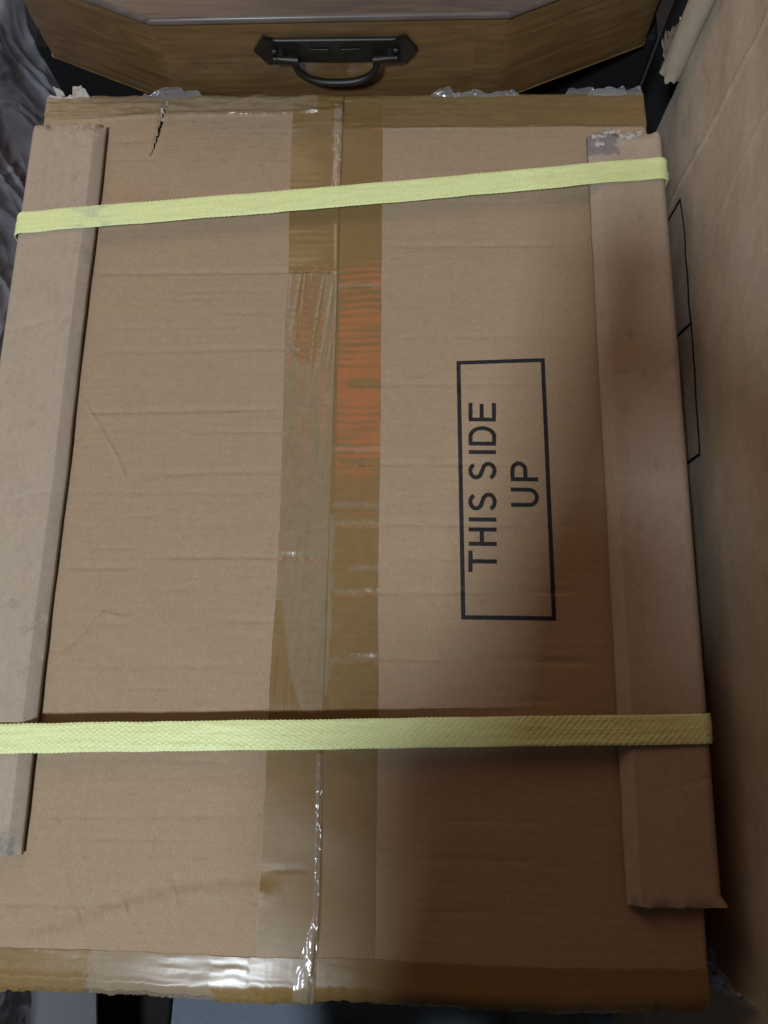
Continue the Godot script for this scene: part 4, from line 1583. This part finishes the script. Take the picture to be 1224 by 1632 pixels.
# ---------------------------------------------------------------- the light
func lamp(called: String, label: String, at: Vector3, to: Vector3, size: Vector2, color: Color, energy: float, glow: float) -> void:
	var o := thing(called, label, "lamp", "", at)
	var look := Transform3D(Basis(), at).looking_at(to, Vector3(0.1, 0.2, -1.0).normalized())
	var hb := Buf.new()
	hb.box(look * Transform3D(Basis(), Vector3(0, 0, 0.03)), Vector3(size.x + 0.03, size.y + 0.03, 0.05), 0.006)
	part("housing", hb, M.greyplastic, o)
	var db := Buf.new()
	db.box(look * Transform3D(Basis(), Vector3(0, 0, 0.002)), Vector3(size.x, size.y, 0.004), 0.001)
	var dm := StandardMaterial3D.new()
	dm.albedo_color = Color(0.9, 0.9, 0.9)
	dm.emission_enabled = true
	dm.emission = color
	dm.emission_energy_multiplier = glow
	part("diffuser", db, dm, o)
	var l := AreaLight3D.new()
	l.name = "light"
	l.area_size = size
	l.light_color = color
	l.light_energy = energy
	l.area_range = 12.0
	l.area_attenuation = 2.0
	l.shadow_enabled = true
	o.add_child(l, true)
	l.transform = Transform3D(look.basis, look * Vector3(0, 0, -0.006) - at)


func _ready() -> void:
	rng.seed = 20240
	n1.seed = 1; n1.frequency = 0.12; n1.fractal_octaves = 2
	n2.seed = 2; n2.frequency = 0.16; n2.fractal_octaves = 3
	n3.seed = 3; n3.frequency = 0.14; n3.fractal_octaves = 4
	ridged.seed = 4; ridged.frequency = 0.12; ridged.fractal_type = FastNoiseLite.FRACTAL_RIDGED; ridged.fractal_octaves = 2

	# camera: a phone held 0.68 m above the box, looking almost straight down
	var cam := Camera3D.new()
	cam.name = "camera"
	var basis := Basis(Vector3(0.99940976, -0.0301269, -0.01650749), Vector3(-0.00903525, 0.2330871, -0.97241389), Vector3(0.0331435, 0.97198908, 0.23267732))
	cam.transform = Transform3D(basis, Vector3(0, YT + 0.68, 0))
	cam.fov = 67.29
	cam.near = 0.004
	cam.far = 50.0
	add_child(cam)
	var env := Environment.new()
	env.background_mode = Environment.BG_COLOR
	env.background_color = lin(0.046, 0.051, 0.051)
	env.tonemap_mode = Environment.TONE_MAPPER_LINEAR
	env.tonemap_exposure = 1.0
	env.sdfgi_enabled = true
	env.ssao_enabled = true
	env.ssil_enabled = true
	var we := WorldEnvironment.new()
	we.name = "environment"
	we.environment = env
	add_child(we)

	make_grain()
	make_materials()
	lamp("ceiling_lamp", "cool white square lamp high above the wrapped bundle", Vector3(-0.66, 3.0, 1.2), Vector3(-0.1, 0.5, -0.15), Vector2(0.30, 0.30), Color(0.90, 0.955, 1.0), 9.0, 4.0)
	lamp("wall_lamp", "warm wide lamp beyond the wooden chest", Vector3(-1.1, 1.9, -1.9), Vector3(0.0, 0.5, -0.3), Vector2(1.6, 1.0), Color(1.0, 0.85, 0.68), 1.1, 0.5)

	lamp("red_lamp", "long red lamp hanging beyond the wooden chest, mirrored in the tape", Vector3(-0.165, 2.2, -0.99), Vector3(-0.05, 0.5, -0.29), Vector2(0.15, 0.36), Color(1.0, 0.25, 0.10), 0.11, 1.0)

	make_heights()
	make_rows()
	build_surroundings()
	build_tall_box()
	build_bundle()
	build_chest()
	build_carton()
	corner_board("corner_board", "cardboard corner board on the box edge beside the wrapped bundle, grey rubbed front tip", false, -0.5685, 0.1325)
	corner_board("corner_board", "cardboard corner board on the box edge beside the tall box, torn grey at one end", true, -0.5530, 0.1585)
	build_strap("yellow green woven strap lying aslant near the wooden chest", -0.4510, -0.5110, 0.0035, 0.5)
	build_strap("yellow green woven strap with a hard shadow, at the far end from the chest", 0.0418, 0.0216, 0.0, 1.7)
	build_person()
	build_phone(cam.transform)
